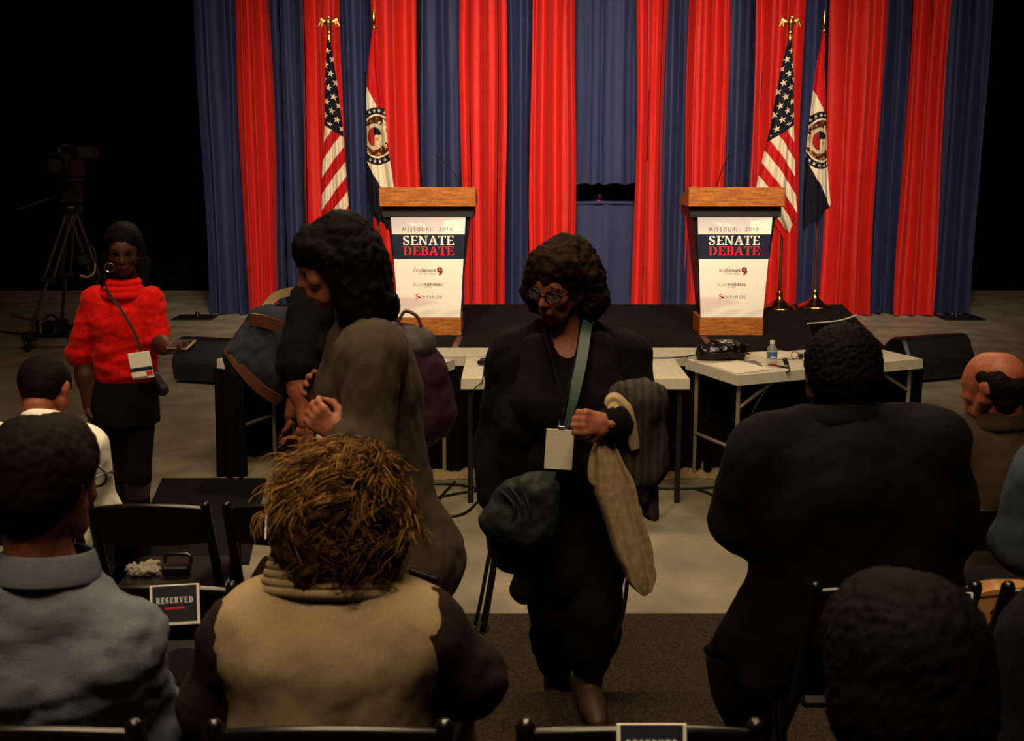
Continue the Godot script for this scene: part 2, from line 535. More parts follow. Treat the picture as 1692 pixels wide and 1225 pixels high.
func wood(a: Color, b: Color) -> StandardMaterial3D:
	var f := FastNoiseLite.new(); f.seed = 12; f.frequency = 0.012; f.fractal_octaves = 5
	var im := Image.create(512, 256, false, Image.FORMAT_RGB8)
	for y in 256:
		for x in 512:
			var w := f.get_noise_2d(x * 0.6, y * 7.0)
			var ring := 0.5 + 0.5 * sin((y * 0.11 + f.get_noise_2d(x * 1.2, y * 2.0) * 9.0))
			var t := clampf(0.35 + w * 0.7 + ring * 0.25 - 0.1, 0, 1)
			im.set_pixel(x, y, a.lerp(b, t))
	var m := mat(Color.WHITE, 0.42, 0, 0.45)
	m.albedo_texture = ImageTexture.create_from_image(im); m.uv1_triplanar = true; m.uv1_scale = Vector3(1.4, 2.2, 1.4)
	return m

# ---- lamps ------------------------------------------------------------------------------------
func stage_lamp(at: Vector3, aim: Vector3, energy: float, cone: float, col: Color, label: String, soft := 0.12) -> void:
	var o := thing("stage_light", label, "stage light", at, 0.0, "stage lights on the grid")
	var d := (aim - at).normalized()
	var can := MB.new()
	can.lathe(Vector3.ZERO, [Vector2(0.06, -0.34), Vector2(0.10, -0.30), Vector2(0.11, -0.12), Vector2(0.13, 0.0), Vector2(0.118, 0.0), Vector2(0.105, -0.06)], 20, d)
	part("lamp_housing", can.mesh(), M.black_plastic, o)
	var lens := MB.new(); lens.lathe(Vector3.ZERO, [Vector2(0.10, -0.05), Vector2(0.09, -0.035), Vector2(0.0, -0.03)], 20, d)
	part("lamp_lens", lens.mesh(), M.lamp_glow, o)
	var yoke := MB.new(); yoke.tube([d * -0.15, Vector3(0, 0.25, 0) + d * -0.15], 0.015, 8)
	part("lamp_yoke", yoke.mesh(), M.black_plastic, o)
	var s := SpotLight3D.new(); s.name = "spot"
	o.add_child(s, true)
	s.look_at_from_position(at + d * 0.16, at + d * 2.0, Vector3.UP)
	s.light_energy = energy; s.light_color = col; s.spot_angle = cone; s.spot_angle_attenuation = 0.9
	s.spot_range = 30.0; s.spot_attenuation = 2.0; s.light_size = soft; s.shadow_enabled = true
func house_panel(at: Vector3, size: Vector2, energy: float, label: String) -> void:
	var o := thing("house_light", label, "house light", at, 0, "house light panels")
	var fr := MB.new(); fr.box(Vector3(0, 0.05, 0), Vector3(size.x + 0.1, 0.1, size.y + 0.1), 0.01); part("lamp_housing", fr.mesh(), M.black_plastic, o)
	var pn := MB.new(); pn.box(Vector3(0, -0.008, 0), Vector3(size.x, 0.012, size.y), 0.003)
	part("lamp_panel", pn.mesh(), M.panel_glow, o)
	var a := AreaLight3D.new(); a.name = "area"
	o.add_child(a, true)
	a.area_size = size; a.position = Vector3(0, -0.03, 0); a.rotation_degrees = Vector3(-90, 0, 0)
	a.light_energy = energy; a.light_color = HOUSE_COL; a.area_range = 30.0; a.area_attenuation = 2.0; a.shadow_enabled = true
const WASH := 33.0
const CURT := 13.0
const BACK := 10.5
const HOUSE := 28.0
const STAGE_COL := Color(1.0, 0.92, 0.80)
const HOUSE_COL := Color(1.0, 0.88, 0.70)
func stage_lamps() -> void:
	# front wash on the lecterns and the curtain
	for e in [[-3.4, -1.0, "leftmost front wash lamp above the audience"], [-0.6, 0.2, "front wash lamp left of the middle"], [1.7, 1.0, "front wash lamp right of the middle"], [4.5, 2.2, "rightmost front wash lamp above the audience"]]:
		stage_lamp(Vector3(e[0], 5.9, -4.6), Vector3(e[1], 1.6, -12.5), WASH, 27, STAGE_COL, e[2])
	# wash close to the curtain
	for e in [[-2.2, "leftmost curtain wash lamp"], [-0.3, "curtain wash lamp left of the middle"], [1.6, "curtain wash lamp right of the middle"], [3.9, "rightmost curtain wash lamp"]]:
		stage_lamp(Vector3(e[0], 5.9, -10.2), Vector3(e[0], 1.9, -15.4), CURT, 34, STAGE_COL, e[1], 0.3)
	# back light from over the stage, towards the tables and the front rows
	stage_lamp(Vector3(-1.5, 5.9, -10.6), Vector3(-0.6, 0.3, -4.8), BACK, 31, HOUSE_COL, "back light over the left of the stage", 0.25)
	stage_lamp(Vector3(2.6, 5.9, -10.6), Vector3(1.0, 0.3, -4.8), BACK, 31, HOUSE_COL, "back light over the right of the stage", 0.25)
	# dim house light over the seats
	house_panel(Vector3(-0.6, 6.25, -0.3), Vector2(3.2, 1.4), HOUSE, "dim flat house light panel above the rear seats")
	house_panel(Vector3(-0.4, 6.25, -3.9), Vector2(3.2, 1.4), HOUSE * 1.0, "dim flat house light panel above the front seats")

# ---- the room -------------------------------------------------------------------------------
func slab(lo: Vector3, hi: Vector3) -> ArrayMesh:
	return MB.new().box((lo + hi) * 0.5, hi - lo, 0.006).mesh()
func room() -> void:
	struct("floor", slab(Vector3(-9, -0.2, -18), Vector3(9, 0, -4.97)), M.floor, "pale scuffed stage floor")
	struct("floor_001", slab(Vector3(-9, -0.2, -4.97), Vector3(9, TIER1, -3.93)), M.carpet, "brown carpeted lowest seating step")
	struct("floor_002", slab(Vector3(-9, -0.2, -3.93), Vector3(9, TIER2, -2.85)), M.carpet, "brown carpeted second seating step")
	struct("floor_003", slab(Vector3(-9, -0.2, -2.85), Vector3(9, TIER3, -1.75)), M.carpet, "brown carpeted third seating step")
	struct("floor_004", slab(Vector3(-9, -0.2, -1.75), Vector3(9, TIER4, 2.5)), M.carpet, "brown carpeted step under the camera")
	struct("wall_back", slab(Vector3(-9, 0, -18.2), Vector3(9, 6.6, -18)), M.black_wall, "black back wall behind the curtain")
	struct("wall_left", slab(Vector3(-9.2, 0, -18), Vector3(-9, 6.6, 2.5)), M.black_wall, "black left wall")
	struct("wall_right", slab(Vector3(9, 0, -18), Vector3(9.2, 6.6, 2.5)), M.black_wall, "black right wall")
	struct("wall_front", slab(Vector3(-9, 0, 2.5), Vector3(9, 6.6, 2.7)), M.black_wall, "black wall behind the seats")
	struct("ceiling", slab(Vector3(-9.2, 6.6, -18.2), Vector3(9.2, 6.8, 2.7)), M.black_wall, "black ceiling")

# ---- curtains -------------------------------------------------------------------------------
const CD := 15.4
func drape(x0: float, x1: float, y0: float, y1: float, d: float, folds: float, depth: float, sd: int, nr := 26) -> ArrayMesh:
	var r := RandomNumberGenerator.new(); r.seed = sd
	var ph := r.randf() * TAU
	var ph2 := r.randf() * TAU
	var lean := r.randf_range(-0.25, 0.25)
	var nz := FastNoiseLite.new(); nz.seed = sd; nz.frequency = 0.9; nz.fractal_octaves = 2
	var nc := int(maxf(24, folds * 10))
	var rows := []
	for i in nr + 1:
		var y := lerpf(y0, y1, float(i) / nr)
		var up := (y - y0) / maxf(0.1, y1 - y0)
		var row := []
		for j in nc + 1:
			var s := float(j) / nc
			var a := TAU * folds * (s + 0.035 * sin(TAU * s * 1.7 + ph2)) + ph + lean * up * 2.0
			var w := 0.62 * sin(a) + 0.38 * sin(a * 2.0 + ph2 + up) * (0.5 + 0.5 * sin(TAU * s + ph2)) + 0.35 * nz.get_noise_2d(s * 4.0 * (x1 - x0), y * 0.35)
			var hem := 0.012 * sin(a + 1.0) * exp(-maxf(0.0, y - y0) * 5.0)
			var edge := 0.02 * sin(y * 1.3 + ph) * (2.0 * s - 1.0)
			row.append(Vector3(lerpf(x0, x1, s) + edge + 0.012 * cos(a) * 1.0, y + hem, -d + w * depth * (1.0 + 0.35 * (1.0 - up))))
		rows.append(row)
	return MB.new().sheet(rows, Vector3.BACK).mesh()
func curtains() -> void:
	# [left and right edge in pixels at eye height, colour, words]
	var s := 2000.0 / 15.15
	var list := [
		[338, 408, 0, "blue curtain panel at the far left end of the backdrop, beside darkness"],
		[404, 454, 1, "narrow red curtain panel, leftmost of the red ones"],
		[450, 515, 0, "dark blue curtain panel between the two leftmost red panels"],
		[509, 569, 1, "red curtain panel behind the left striped flag"],
		[563, 630, 0, "blue curtain panel between the two left flags"],
		[622, 695, 1, "red curtain panel behind the left state flag with the seal"],
		[689, 775, 0, "blue curtain panel behind the microphone of the left lectern"],
		[769, 831, 1, "red curtain panel just right of the left lectern"],
		[826, 884, 0, "blue curtain panel between two reds, left of the centre opening"],
		[879, 944, 1, "red curtain panel along the left of the camera opening"],
		[1050, 1092, 1, "narrow red curtain panel along the right of the camera opening"],
		[1086, 1142, 0, "blue curtain panel left of the right lectern"],
		[1137, 1196, 1, "red curtain panel behind the right lectern's left side"],
		[1190, 1246, 0, "blue curtain panel behind the microphone of the right lectern"],
		[1240, 1311, 1, "red curtain panel behind the right striped flag"],
		[1305, 1372, 0, "blue curtain panel between the two right flags"],
		[1366, 1440, 1, "red curtain panel just right of the right state flag"],
		[1434, 1496, 0, "blue curtain panel between the two rightmost reds"],
		[1490, 1549, 1, "red curtain panel, rightmost of the red ones"],
		[1543, 1618, 0, "dim blue curtain panel at the far right end of the backdrop"],
	]
	var i := 0
	for e in list:
		var x0: float = (e[0] - 846.0) / s
		var x1: float = (e[1] - 846.0) / s
		var red: bool = e[2] == 1
		var o := part("stage_curtain", drape(x0 - 0.03, x1 + 0.03, 0.012, 5.6, CD - (0.14 if red else 0.0), 2.3 + 0.9 * ((i * 7) % 5) / 4.0, 0.10, 40 + i), M.red if red else M.blue)
		tag(o, e[3], "curtain", "red backdrop curtain panels" if red else "blue backdrop curtain panels")
		i += 1
	var u := part("stage_curtain", drape(0.70, 1.60, 1.655, 5.6, CD + 0.06, 4.4, 0.028, 90), M.blue)
	tag(u, "wide flat blue curtain panel above the camera opening", "curtain", "blue backdrop curtain panels")
	var l := thing("stage_curtain", "wide flat blue curtain panel below the camera opening", "curtain", Vector3(1.15, 0, -CD - 0.06), 0, "blue backdrop curtain panels")
	part("cloth", _moved(drape(-0.46, 0.46, 0.012, 1.40, 0.0, 3.0, 0.02, 91)), M.blue, l)
	part("top_hem", MB.new().tube([Vector3(-0.46, 1.415, 0), Vector3(0, 1.42, 0.004), Vector3(0.46, 1.415, 0)], 0.024, 10).mesh(), M.blue, l)
	# the rail that carries the drapes, above the frame
	var rail := part("curtain_rail", MB.new().tube([Vector3(-4.2, 5.62, -CD), Vector3(6.2, 5.62, -CD)], 0.03, 10).mesh(), M.dark_metal)
	tag(rail, "dark pipe that carries the backdrop curtain panels", "curtain rail")
	# floor plates of the drape frame
	for e in [[-3.98, "black steel floor plate under the left end of the backdrop"], [5.62, "black steel floor plate under the right end of the backdrop"]]:
		var o := thing("drape_base_plate", e[1], "base plate", Vector3(e[0], 0, -CD + 0.32), 0, "floor plates of the drape frame")
		part("plate", MB.new().box(Vector3(0, 0.008, 0), Vector3(0.5, 0.014, 0.46), 0.003).mesh(), M.black_plastic, o)
		part("socket", MB.new().lathe(Vector3(0, 0.014, -0.1), [Vector2(0.035, 0), Vector2(0.03, 0.012), Vector2(0.02, 0.05)], 14).mesh(), M.dark_metal, o)
	# the small camera that looks through the opening
	var k := P(990, 321, CD + 0.5)
	var cam := thing("remote_camera", "small dark remote camera looking through the gap in the blue curtain", "camera", Vector3(k.x, 0, k.z))
	var y := k.y
	part("stand", MB.new().lathe(Vector3.ZERO, [Vector2(0.25, 0), Vector2(0.25, 0.02), Vector2(0.03, 0.05), Vector2(0.025, y - 0.13)], 16).mesh(), M.dark_metal, cam)
	part("body", MB.new().lathe(Vector3(0, y - 0.13, 0), [Vector2(0.07, 0), Vector2(0.085, 0.03), Vector2(0.08, 0.14), Vector2(0.05, 0.19), Vector2(0.01, 0.21)], 20).mesh(), M.dark_metal, cam)
	part("lens", MB.new().lathe(Vector3(0, y - 0.02, 0.05), [Vector2(0.045, 0), Vector2(0.045, 0.06), Vector2(0.035, 0.062), Vector2(0.03, 0.05)], 20, Vector3.BACK).mesh(), M.black_gloss, cam)
	part("tally_light", MB.new().box(Vector3(-0.01, y - 0.085, 0.085), Vector3(0.05, 0.04, 0.02), 0.006).mesh(), M.red_print, cam)
func _moved(m: ArrayMesh) -> ArrayMesh:
	return m

# ---- platform, lecterns, flags -------------------------------------------------------------------
func text(called: String, words: String, width: float, at: Vector3, m: Material, parent: Node3D, font := "Droid Sans", weight := 400, height := 0.0, spacing := 0.0, tilt := Basis(), center := true) -> MeshInstance3D:
	var t := TextMesh.new()
	var f := SystemFont.new(); f.font_names = PackedStringArray([font]); f.font_weight = weight
	var fv := FontVariation.new(); fv.base_font = f
	if spacing != 0.0: fv.spacing_glyph = int(spacing)
	t.font = fv; t.text = words; t.font_size = 48; t.pixel_size = 0.01; t.depth = 0.05; t.curve_step = 1.0
	var bb := t.get_aabb()
	var sx := width / maxf(bb.size.x, 0.001)
	var sy := sx if height <= 0.0 else height / maxf(bb.size.y, 0.001)
	var o := MeshInstance3D.new(); o.name = called; o.mesh = t; t.material = m
	parent.add_child(o, true)
	var cc := bb.position + bb.size * 0.5
	var b := tilt * Basis.from_scale(Vector3(sx, sy, 0.02))
	o.transform = Transform3D(b, at - b * Vector3(cc.x, cc.y, 0))
	return o
func poster_image() -> ImageTexture:
	var w := 320
	var h := 480
	var im := Image.create(w, h, false, Image.FORMAT_RGB8)
	var cream := Color(0.93, 0.89, 0.84)
	var lilac := Color(0.66, 0.62, 0.67)
	for y in h:
		var fy := float(y) / h
		for x in w:
			var fx := float(x) / w
			var cc := cream
			if fy < 0.245:
				cc = lilac.lerp(cream, clampf(fy / 0.245 * 0.8 + (fx - 0.5) * 0.25, 0, 1))
				if fx > 0.72 - fy * 0.1 and fy > 0.11 + (1.0 - fx) * 0.05: cc = cc.lerp(Color(0.98, 0.95, 0.88), 0.75)
				# pale streaks like wings
				for wg in [[0.30, 0.155, 0.17, 0.22], [0.42, 0.16, 0.14, 0.35], [0.10, 0.035, 0.12, 0.6]]:
					var dx: float = (fx - wg[0]) / wg[2]
					var dy: float = (fy - wg[1] - wg[3] * 0.12 * dx) / 0.02
					if absf(dx) < 0.5:
						cc = cc.lerp(Color(0.97, 0.94, 0.90), clampf(1.0 - absf(dy) - absf(dx) * 1.2, 0, 1) * 0.9)
			elif fy < 0.468: cc = Color(0.105, 0.12, 0.20)
			elif fy > 0.78:
				var k := 0.80 + 0.07 * (fx - 0.2) * (fx - 0.2) * 4.0
				var band := clampf((fy - k) * 30.0, 0, 1) * clampf((0.93 + 0.05 * sin(fx * 4.0 + 2.0) - fy) * 40.0, 0, 1)
				cc = cream.lerp(Color(0.86, 0.78, 0.76), band)
				if fy > 0.93: cc = cc.lerp(lilac, 0.25 * absf(sin(fx * 9.0 + fy * 30.0)))
			im.set_pixel(x, y, cc)
	return ImageTexture.create_from_image(im)
func lectern(at: Vector3, label: String, src: Node3D) -> Node3D:
	if src: return copy_of(src, label, at, 0.0, "lecterns on the platform")
	var o := thing("lectern", label, "lectern", at, 0.0, "lecterns on the platform")
	# front face of the base at z = 0; everything else behind it
	part("base", MB.new().box(Vector3(0, 0.0745, -0.19), Vector3(0.52, 0.149, 0.38), 0.006).mesh(), M.wood, o)
	var q := func(y: float, w: float, z0: float, z1: float) -> Array:
		return [Vector3(-w, y, z0), Vector3(w, y, z0), Vector3(w, y, z1), Vector3(-w, y, z1)]
	part("body", MB.new().prism(q.call(0.149, 0.235, -0.03, -0.34), q.call(0.98, 0.335, -0.03, -0.46)).mesh(), M.dark_metal, o)
	part("top_box", MB.new().box(Vector3(0, 1.015, -0.25), Vector3(0.735, 0.11, 0.5), 0.004).mesh(), M.black_plastic, o)
	part("top_fascia", MB.new().box(Vector3(0, 1.125, 0.035), Vector3(0.77, 0.153, 0.03), 0.005).mesh(), M.wood, o)
	for sx in [-1.0, 1.0]:
		part("top_side", MB.new().prism([Vector3(sx * 0.385, 1.05, 0.02), Vector3(sx * 0.36, 1.05, 0.02), Vector3(sx * 0.36, 1.05, -0.5), Vector3(sx * 0.385, 1.05, -0.5)], [Vector3(sx * 0.385, 1.2, 0.02), Vector3(sx * 0.36, 1.2, 0.02), Vector3(sx * 0.36, 1.09, -0.5), Vector3(sx * 0.385, 1.09, -0.5)]).mesh(), M.wood, o)
	part("reading_top", MB.new().prism([Vector3(-0.36, 1.165, 0.02), Vector3(0.36, 1.165, 0.02), Vector3(0.36, 1.065, -0.49), Vector3(-0.36, 1.065, -0.49)], [Vector3(-0.36, 1.18, 0.02), Vector3(0.36, 1.18, 0.02), Vector3(0.36, 1.08, -0.49), Vector3(-0.36, 1.08, -0.49)]).mesh(), M.wood, o)
	# the printed board: a thin tapered panel with its print
	var pm := mat(Color.WHITE, 0.5, 0, 0.35); pm.albedo_texture = poster_image()
	var lo := 0.152
	var hi := 1.047
	var pb := MB.new()
	pb.prism([Vector3(-0.253, lo, -0.012), Vector3(0.253, lo, -0.012), Vector3(0.253, lo, -0.003), Vector3(-0.253, lo, -0.003)], [Vector3(-0.305, hi, -0.012), Vector3(0.305, hi, -0.012), Vector3(0.305, hi, -0.003), Vector3(-0.305, hi, -0.003)])
	var board := part("printed_board", pb.mesh(), M.white, o)
	var pr := MB.new(); pr.uvs = true
	pr.v = PackedVector3Array([Vector3(-0.253, lo, -0.002), Vector3(-0.305, hi, -0.002), Vector3(0.305, hi, -0.002), Vector3(0.253, lo, -0.002)])
	pr.n = PackedVector3Array([Vector3.BACK, Vector3.BACK, Vector3.BACK, Vector3.BACK])
	pr.uv = PackedVector2Array([Vector2(0.085, 1), Vector2(0, 0), Vector2(1, 0), Vector2(0.915, 1)])
	pr.ix = PackedInt32Array([0, 1, 2, 0, 2, 3])
	part("print", pr.mesh(), pm, board)
	var y := func(v: float) -> float: return lo + (hi - lo) * (525.0 - v) / 181.0
	text("lettering", "MISSOURI", 0.228, Vector3(-0.092, y.call(380.5), -0.0015), M.dark_print, board, "Droid Sans", 400, 0.033, 9)
	text("lettering", "|", 0.003, Vector3(0.045, y.call(380.5), -0.0015), M.vest, board, "Droid Sans", 400, 0.036)
	text("lettering", "2018", 0.106, Vector3(0.139, y.call(380.5), -0.0015), M.dark_print, board, "Droid Sans", 400, 0.033, 9)
	text("lettering", "SENATE", 0.41, Vector3(0, y.call(398.5), -0.0015), M.white, board, "Droid Serif", 700, 0.075)
	text("lettering", "DEBATE", 0.41, Vector3(0, y.call(415.5), -0.0015), M.red_print, board, "Droid Serif", 700, 0.072)
	part("red_dot", MB.new().lathe(Vector3(0.036, y.call(397.5), -0.001), [Vector2(0.009, 0), Vector2(0.009, 0.0012), Vector2(0, 0.0012)], 10, Vector3.BACK).mesh(), M.red_print, board)
	text("lettering", "nine", 0.065, Vector3(-0.092, y.call(447), -0.0015), M.maroon_print, board, "Droid Sans", 400, 0.024)
	text("lettering", "Network", 0.116, Vector3(0.0, y.call(447), -0.0015), M.dark_print, board, "Droid Sans", 700, 0.026)
	text("lettering", "of Public Media", 0.135, Vector3(-0.01, y.call(452.5), -0.0015), M.grey_print, board, "Droid Sans", 400, 0.017)
	var nine := MB.new()
	var pts := []
	for i in 13: pts.append(Vector3(0.088 + 0.0145 * cos(TAU * i / 12.0), y.call(446.5) + 0.0145 * sin(TAU * i / 12.0), -0.001))
	nine.tube(pts, 0.008, 6, true, 0.2, Vector3.BACK)
	nine.tube([Vector3(0.107, y.call(448), -0.001), Vector3(0.100, y.call(451), -0.001), Vector3(0.082, y.call(454.5), -0.001)], [0.008, 0.009, 0.007], 6, true, 0.2, Vector3.BACK)
	part("logo", nine.mesh(), M.maroon_print, board)
	text("lettering", "St. Louis", 0.088, Vector3(-0.082, y.call(470.5), -0.0015), M.grey_print, board, "Droid Sans", 400, 0.023)
	text("lettering", "PublicRadio", 0.142, Vector3(0.036, y.call(470.5), -0.0015), M.dark_print, board, "Droid Sans", 700, 0.025)
	text("lettering", "90.7 KWMU", 0.066, Vector3(-0.01, y.call(475), -0.0015), M.grey_print, board, "Droid Sans", 400, 0.010)
	text("lettering", "5", 0.027, Vector3(-0.096, y.call(490.5), -0.0015), M.red_print, board, "Droid Sans", 700, 0.036)
	part("logo", MB.new().box(Vector3(-0.078, y.call(492), -0.0012), Vector3(0.014, 0.012, 0.001), 0.0003).mesh(), M.dark_print, board)
	text("lettering", "ON YOUR SIDE", 0.175, Vector3(0.018, y.call(491.3), -0.0015), M.dark_print, board, "Droid Sans", 400, 0.024)
	return o
func gooseneck(at: Vector3, top: Vector3, label: String) -> void:
	var o := thing("microphone", label, "microphone", at, 0, "gooseneck microphones on the lecterns")
	part("base", MB.new().lathe(Vector3.ZERO, [Vector2(0.03, 0), Vector2(0.03, 0.012), Vector2(0.012, 0.03)], 14).mesh(), M.black_plastic, o)
	var d := top - at
	part("gooseneck", MB.new().tube(spline([Vector3(0, 0.02, 0), d * 0.35 + Vector3(0, 0.05, 0), d * 0.7 + Vector3(0, 0.03, 0), d], 5), 0.0045, 8).mesh(), M.black_plastic, o)
	part("capsule", MB.new().tube([d, d + (d * 0.12 + Vector3(0, -0.01, 0.0)), d + d * 0.18 + Vector3(0, -0.02, 0)], [0.008, 0.011, 0.006], 10).mesh(), M.black_plastic, o)
func star(m: MB, at: Vector2, r: float, z: float) -> void:
	pass
func _flag_star(p: Vector2, r: float) -> bool:
	var a := fposmod(atan2(p.x, -p.y), TAU / 5.0) - TAU / 10.0
	var d := p.length()
	return d * cos(a) < r * 0.40 + (r * 0.6) * pow(absf(a) / (TAU / 10.0), 1.6) * cos(a)
# both flags' cloth is coloured in its own plane: x across, y down from the pole top (metres)
func us_flag_image(mirror: bool) -> ImageTexture:
	var w := 192
	var h := 640
	var im := Image.create(w, h, false, Image.FORMAT_RGB8)
	var red := Color(0.66, 0.06, 0.08)
	var wht := Color(0.80, 0.74, 0.64)
	var nav := Color(0.055, 0.06, 0.11)
	for py in h:
		for px in w:
			var x := (float(px) / w - 0.5) * 0.6
			var y := float(py) / h * 2.0
			if mirror: x = -x
			# stripe direction falls steeply to the left
			var q := x * 0.80 + y * 0.60
			var cc := red if fposmod(q / 0.087 + 0.35, 2.0) < 1.0 else wht
			var edge := 0.80 + x * 0.62
			if y < edge:
				cc = nav
				# stars in slanting rows
				var u := Vector2(x * 0.94 + y * 0.16, y * 0.94 - x * 0.34)
				var row := floori(u.y / 0.062)
				var sxx := 0.112
				var uu := u.x + (0.5 * sxx if row % 2 != 0 else 0.0)
				var p := Vector2(fposmod(uu, sxx) - sxx * 0.5, fposmod(u.y, 0.062) - 0.031)
				if y > 0.07 and y < edge - 0.03 and _flag_star(p, 0.030): cc = wht
			im.set_pixel(px, py, cc)
	return ImageTexture.create_from_image(im)
func state_flag_image() -> ImageTexture:
	var w := 192
	var h := 640
	var im := Image.create(w, h, false, Image.FORMAT_RGB8)
	var red := Color(0.68, 0.05, 0.07)
	var wht := Color(0.82, 0.76, 0.66)
	var nav := Color(0.05, 0.05, 0.10)
	var brown := Color(0.26, 0.10, 0.06)
	var gold := Color(0.68, 0.48, 0.14)
	var nz := FastNoiseLite.new(); nz.seed = 21; nz.frequency = 0.08
	for py in h:
		for px in w:
			var x := (float(px) / w - 0.5) * 0.6
			var y := float(py) / h * 2.0
			var cc := wht
			if y < 0.66 + x * 1.9: cc = red
			elif y > 1.36 + x * 1.75: cc = nav
			var p := Vector2((x - 0.015) / 0.205, (y - 0.965) / 0.262)
			var r := p.length()
			if r < 1.0:
				if r > 0.77:
					cc = nav
					var ang := atan2(p.y, p.x)
					var k := fposmod(ang, TAU / 24.0) - TAU / 48.0
					if _flag_star(Vector2(k * 0.885, r - 0.885), 0.075): cc = wht
				elif r > 0.70: cc = wht
				else:
					var n := nz.get_noise_2d(px * 1.0, py * 0.9)
					cc = brown if absf(p.y) > 0.32 + n * 0.35 else wht
					if p.y < -0.15 and p.x > 0.25: cc = Color(0.22, 0.28, 0.42) if n > -0.1 else wht
					if p.y < -0.02 and p.x > 0.05 and p.x < 0.38 and p.y > -0.5 and n > -0.15: cc = wht
					var s := Vector2(p.x + 0.12, p.y - 0.02).length()
					if s < 0.46: cc = Color(0.70, 0.64, 0.54)
					if s < 0.33:
						cc = nav if p.y < -0.04 and p.x > -0.15 else Color(0.55, 0.10, 0.08) if p.x < -0.12 else Color(0.76, 0.70, 0.58)
						if Vector2(p.x - 0.02, p.y - 0.1).length() < 0.07: cc = gold
					if n > 0.32 and r > 0.4: cc = gold
			im.set_pixel(px, py, cc)
	return ImageTexture.create_from_image(im)
# the hanging cloth: outline given at heights below the pole top; sharp folds give it depth
func flag_cloth(outline: Array, folds: float, depth: float, sd: int) -> ArrayMesh:
	var rows := []
	var nr := 60
	var nc := 44
	var y1: float = outline[outline.size() - 1][0]
	var uvs := PackedVector2Array()
	for i in nr + 1:
		var y := y1 * i / nr
		var l := 0.0
		var r := 0.0
		for k in outline.size() - 1:
			if y <= outline[k + 1][0] + 1e-6:
				var t: float = (y - outline[k][0]) / (outline[k + 1][0] - outline[k][0])
				l = lerpf(outline[k][1], outline[k + 1][1], t); r = lerpf(outline[k][2], outline[k + 1][2], t)
				break
		var row := []
		for j in nc + 1:
			var s := float(j) / nc
			var x := lerpf(l, r, s)
			var a := TAU * folds * s + 0.9 * sin(y * 1.5 + sd)
			var z := depth * (0.25 + y / y1) * (sin(a) * 0.55 + 0.3 * sin(2.3 * a + sd)) + 0.35 * (r - l) * sin(PI * s)
			var hem := 0.0
			if outline[0].size() > 3: hem = float(outline[0][3]) * (s - 0.5) * pow(y / y1, 8.0) - 0.04 * absf(sin(a * 0.5)) * pow(y / y1, 8.0)
			row.append(Vector3(x, -y - hem, z))
			uvs.append(Vector2(x / 0.6 + 0.5, (y + hem) / 2.0))
		rows.append(row)
	var m := MB.new().sheet(rows, Vector3.BACK)
	m.uv = uvs
	return m.mesh()
func flag_stand(at: Vector3, top_y: float, label: String, eagle: bool, cloth_mesh: ArrayMesh, tex: Texture2D, cloth_at: float, name_: String, lean := 0.0) -> void:
	var o := thing(name_, label, "flag", at)
	var hh := top_y - at.y
	part("base", MB.new().lathe(Vector3.ZERO, [Vector2(0.155, 0), Vector2(0.16, 0.012), Vector2(0.15, 0.028), Vector2(0.105, 0.045), Vector2(0.06, 0.075), Vector2(0.032, 0.10), Vector2(0.026, 0.14), Vector2(0.03, 0.15), Vector2(0.022, 0.17)], 32).mesh(), M.brass, o)
	part("pole", MB.new().tube([Vector3(0, 0.14, 0), Vector3(lean, hh - 0.24, 0)], [0.015, 0.0125], 12).mesh(), M.pole_wood, o)
	var top := Vector3(lean, hh, 0)
	if eagle:
		var f := part("finial", MB.new().lathe(top + Vector3(0, -0.25, 0), [Vector2(0.017, 0), Vector2(0.017, 0.05), Vector2(0.03, 0.06), Vector2(0.012, 0.075), Vector2(0.022, 0.10), Vector2(0.024, 0.115), Vector2(0.01, 0.13)], 16).mesh(), M.old_brass, o)
		var e := [c(top + Vector3(0, -0.13, 0.0), top + Vector3(0, -0.055, 0.012), 0.022, 0.026), c(top + Vector3(0, -0.05, 0.012), top + Vector3(0, -0.008, 0.02), 0.016, 0.015), c(top + Vector3(0, -0.008, 0.025), top + Vector3(0.022, -0.016, 0.04), 0.008, 0.003)]
		for s in [-1.0, 1.0]:
			e.append(c(top + Vector3(s * 0.02, -0.055, 0), top + Vector3(s * 0.07, -0.028, -0.01), 0.016, 0.016, Vector3.BACK, 0.5))
			e.append(c(top + Vector3(s * 0.07, -0.028, -0.01), top + Vector3(s * 0.095, -0.09, -0.005), 0.016, 0.007, Vector3.BACK, 0.45))
			e.append(c(top + Vector3(s * 0.055, -0.04, -0.005), top + Vector3(s * 0.065, -0.09, 0), 0.014, 0.006, Vector3.BACK, 0.45))
		part("eagle", bm([blob(e, 0.005, 0.012)]), M.old_brass, f)
	else:
		var f := part("finial", MB.new().lathe(top + Vector3(0, -0.25, 0), [Vector2(0.018, 0), Vector2(0.02, 0.03), Vector2(0.012, 0.045), Vector2(0.024, 0.06), Vector2(0.024, 0.075), Vector2(0.01, 0.09)], 16).mesh(), M.brass, o)
		part("spear", MB.new().lathe(top + Vector3(0, -0.165, 0), [Vector2(0.008, 0), Vector2(0.022, 0.035), Vector2(0.017, 0.09), Vector2(0.001, 0.165)], 12, Vector3.UP, 0.9).mesh(), M.brass, f)
	var m := mat(Color.WHITE, 0.75, 0, 0.3); m.albedo_texture = tex; m.texture_repeat = false
	var cl := part("flag_cloth", cloth_mesh, m, o); cl.position = Vector3(lean, cloth_at - at.y, 0.02)
	if eagle:
		part("gold_sleeve", MB.new().tube([Vector3(lean, cloth_at - at.y - 0.02, 0.005), Vector3(lean, cloth_at - at.y + 0.05, 0)], [0.024, 0.016], 10).mesh(), M.old_brass, o)
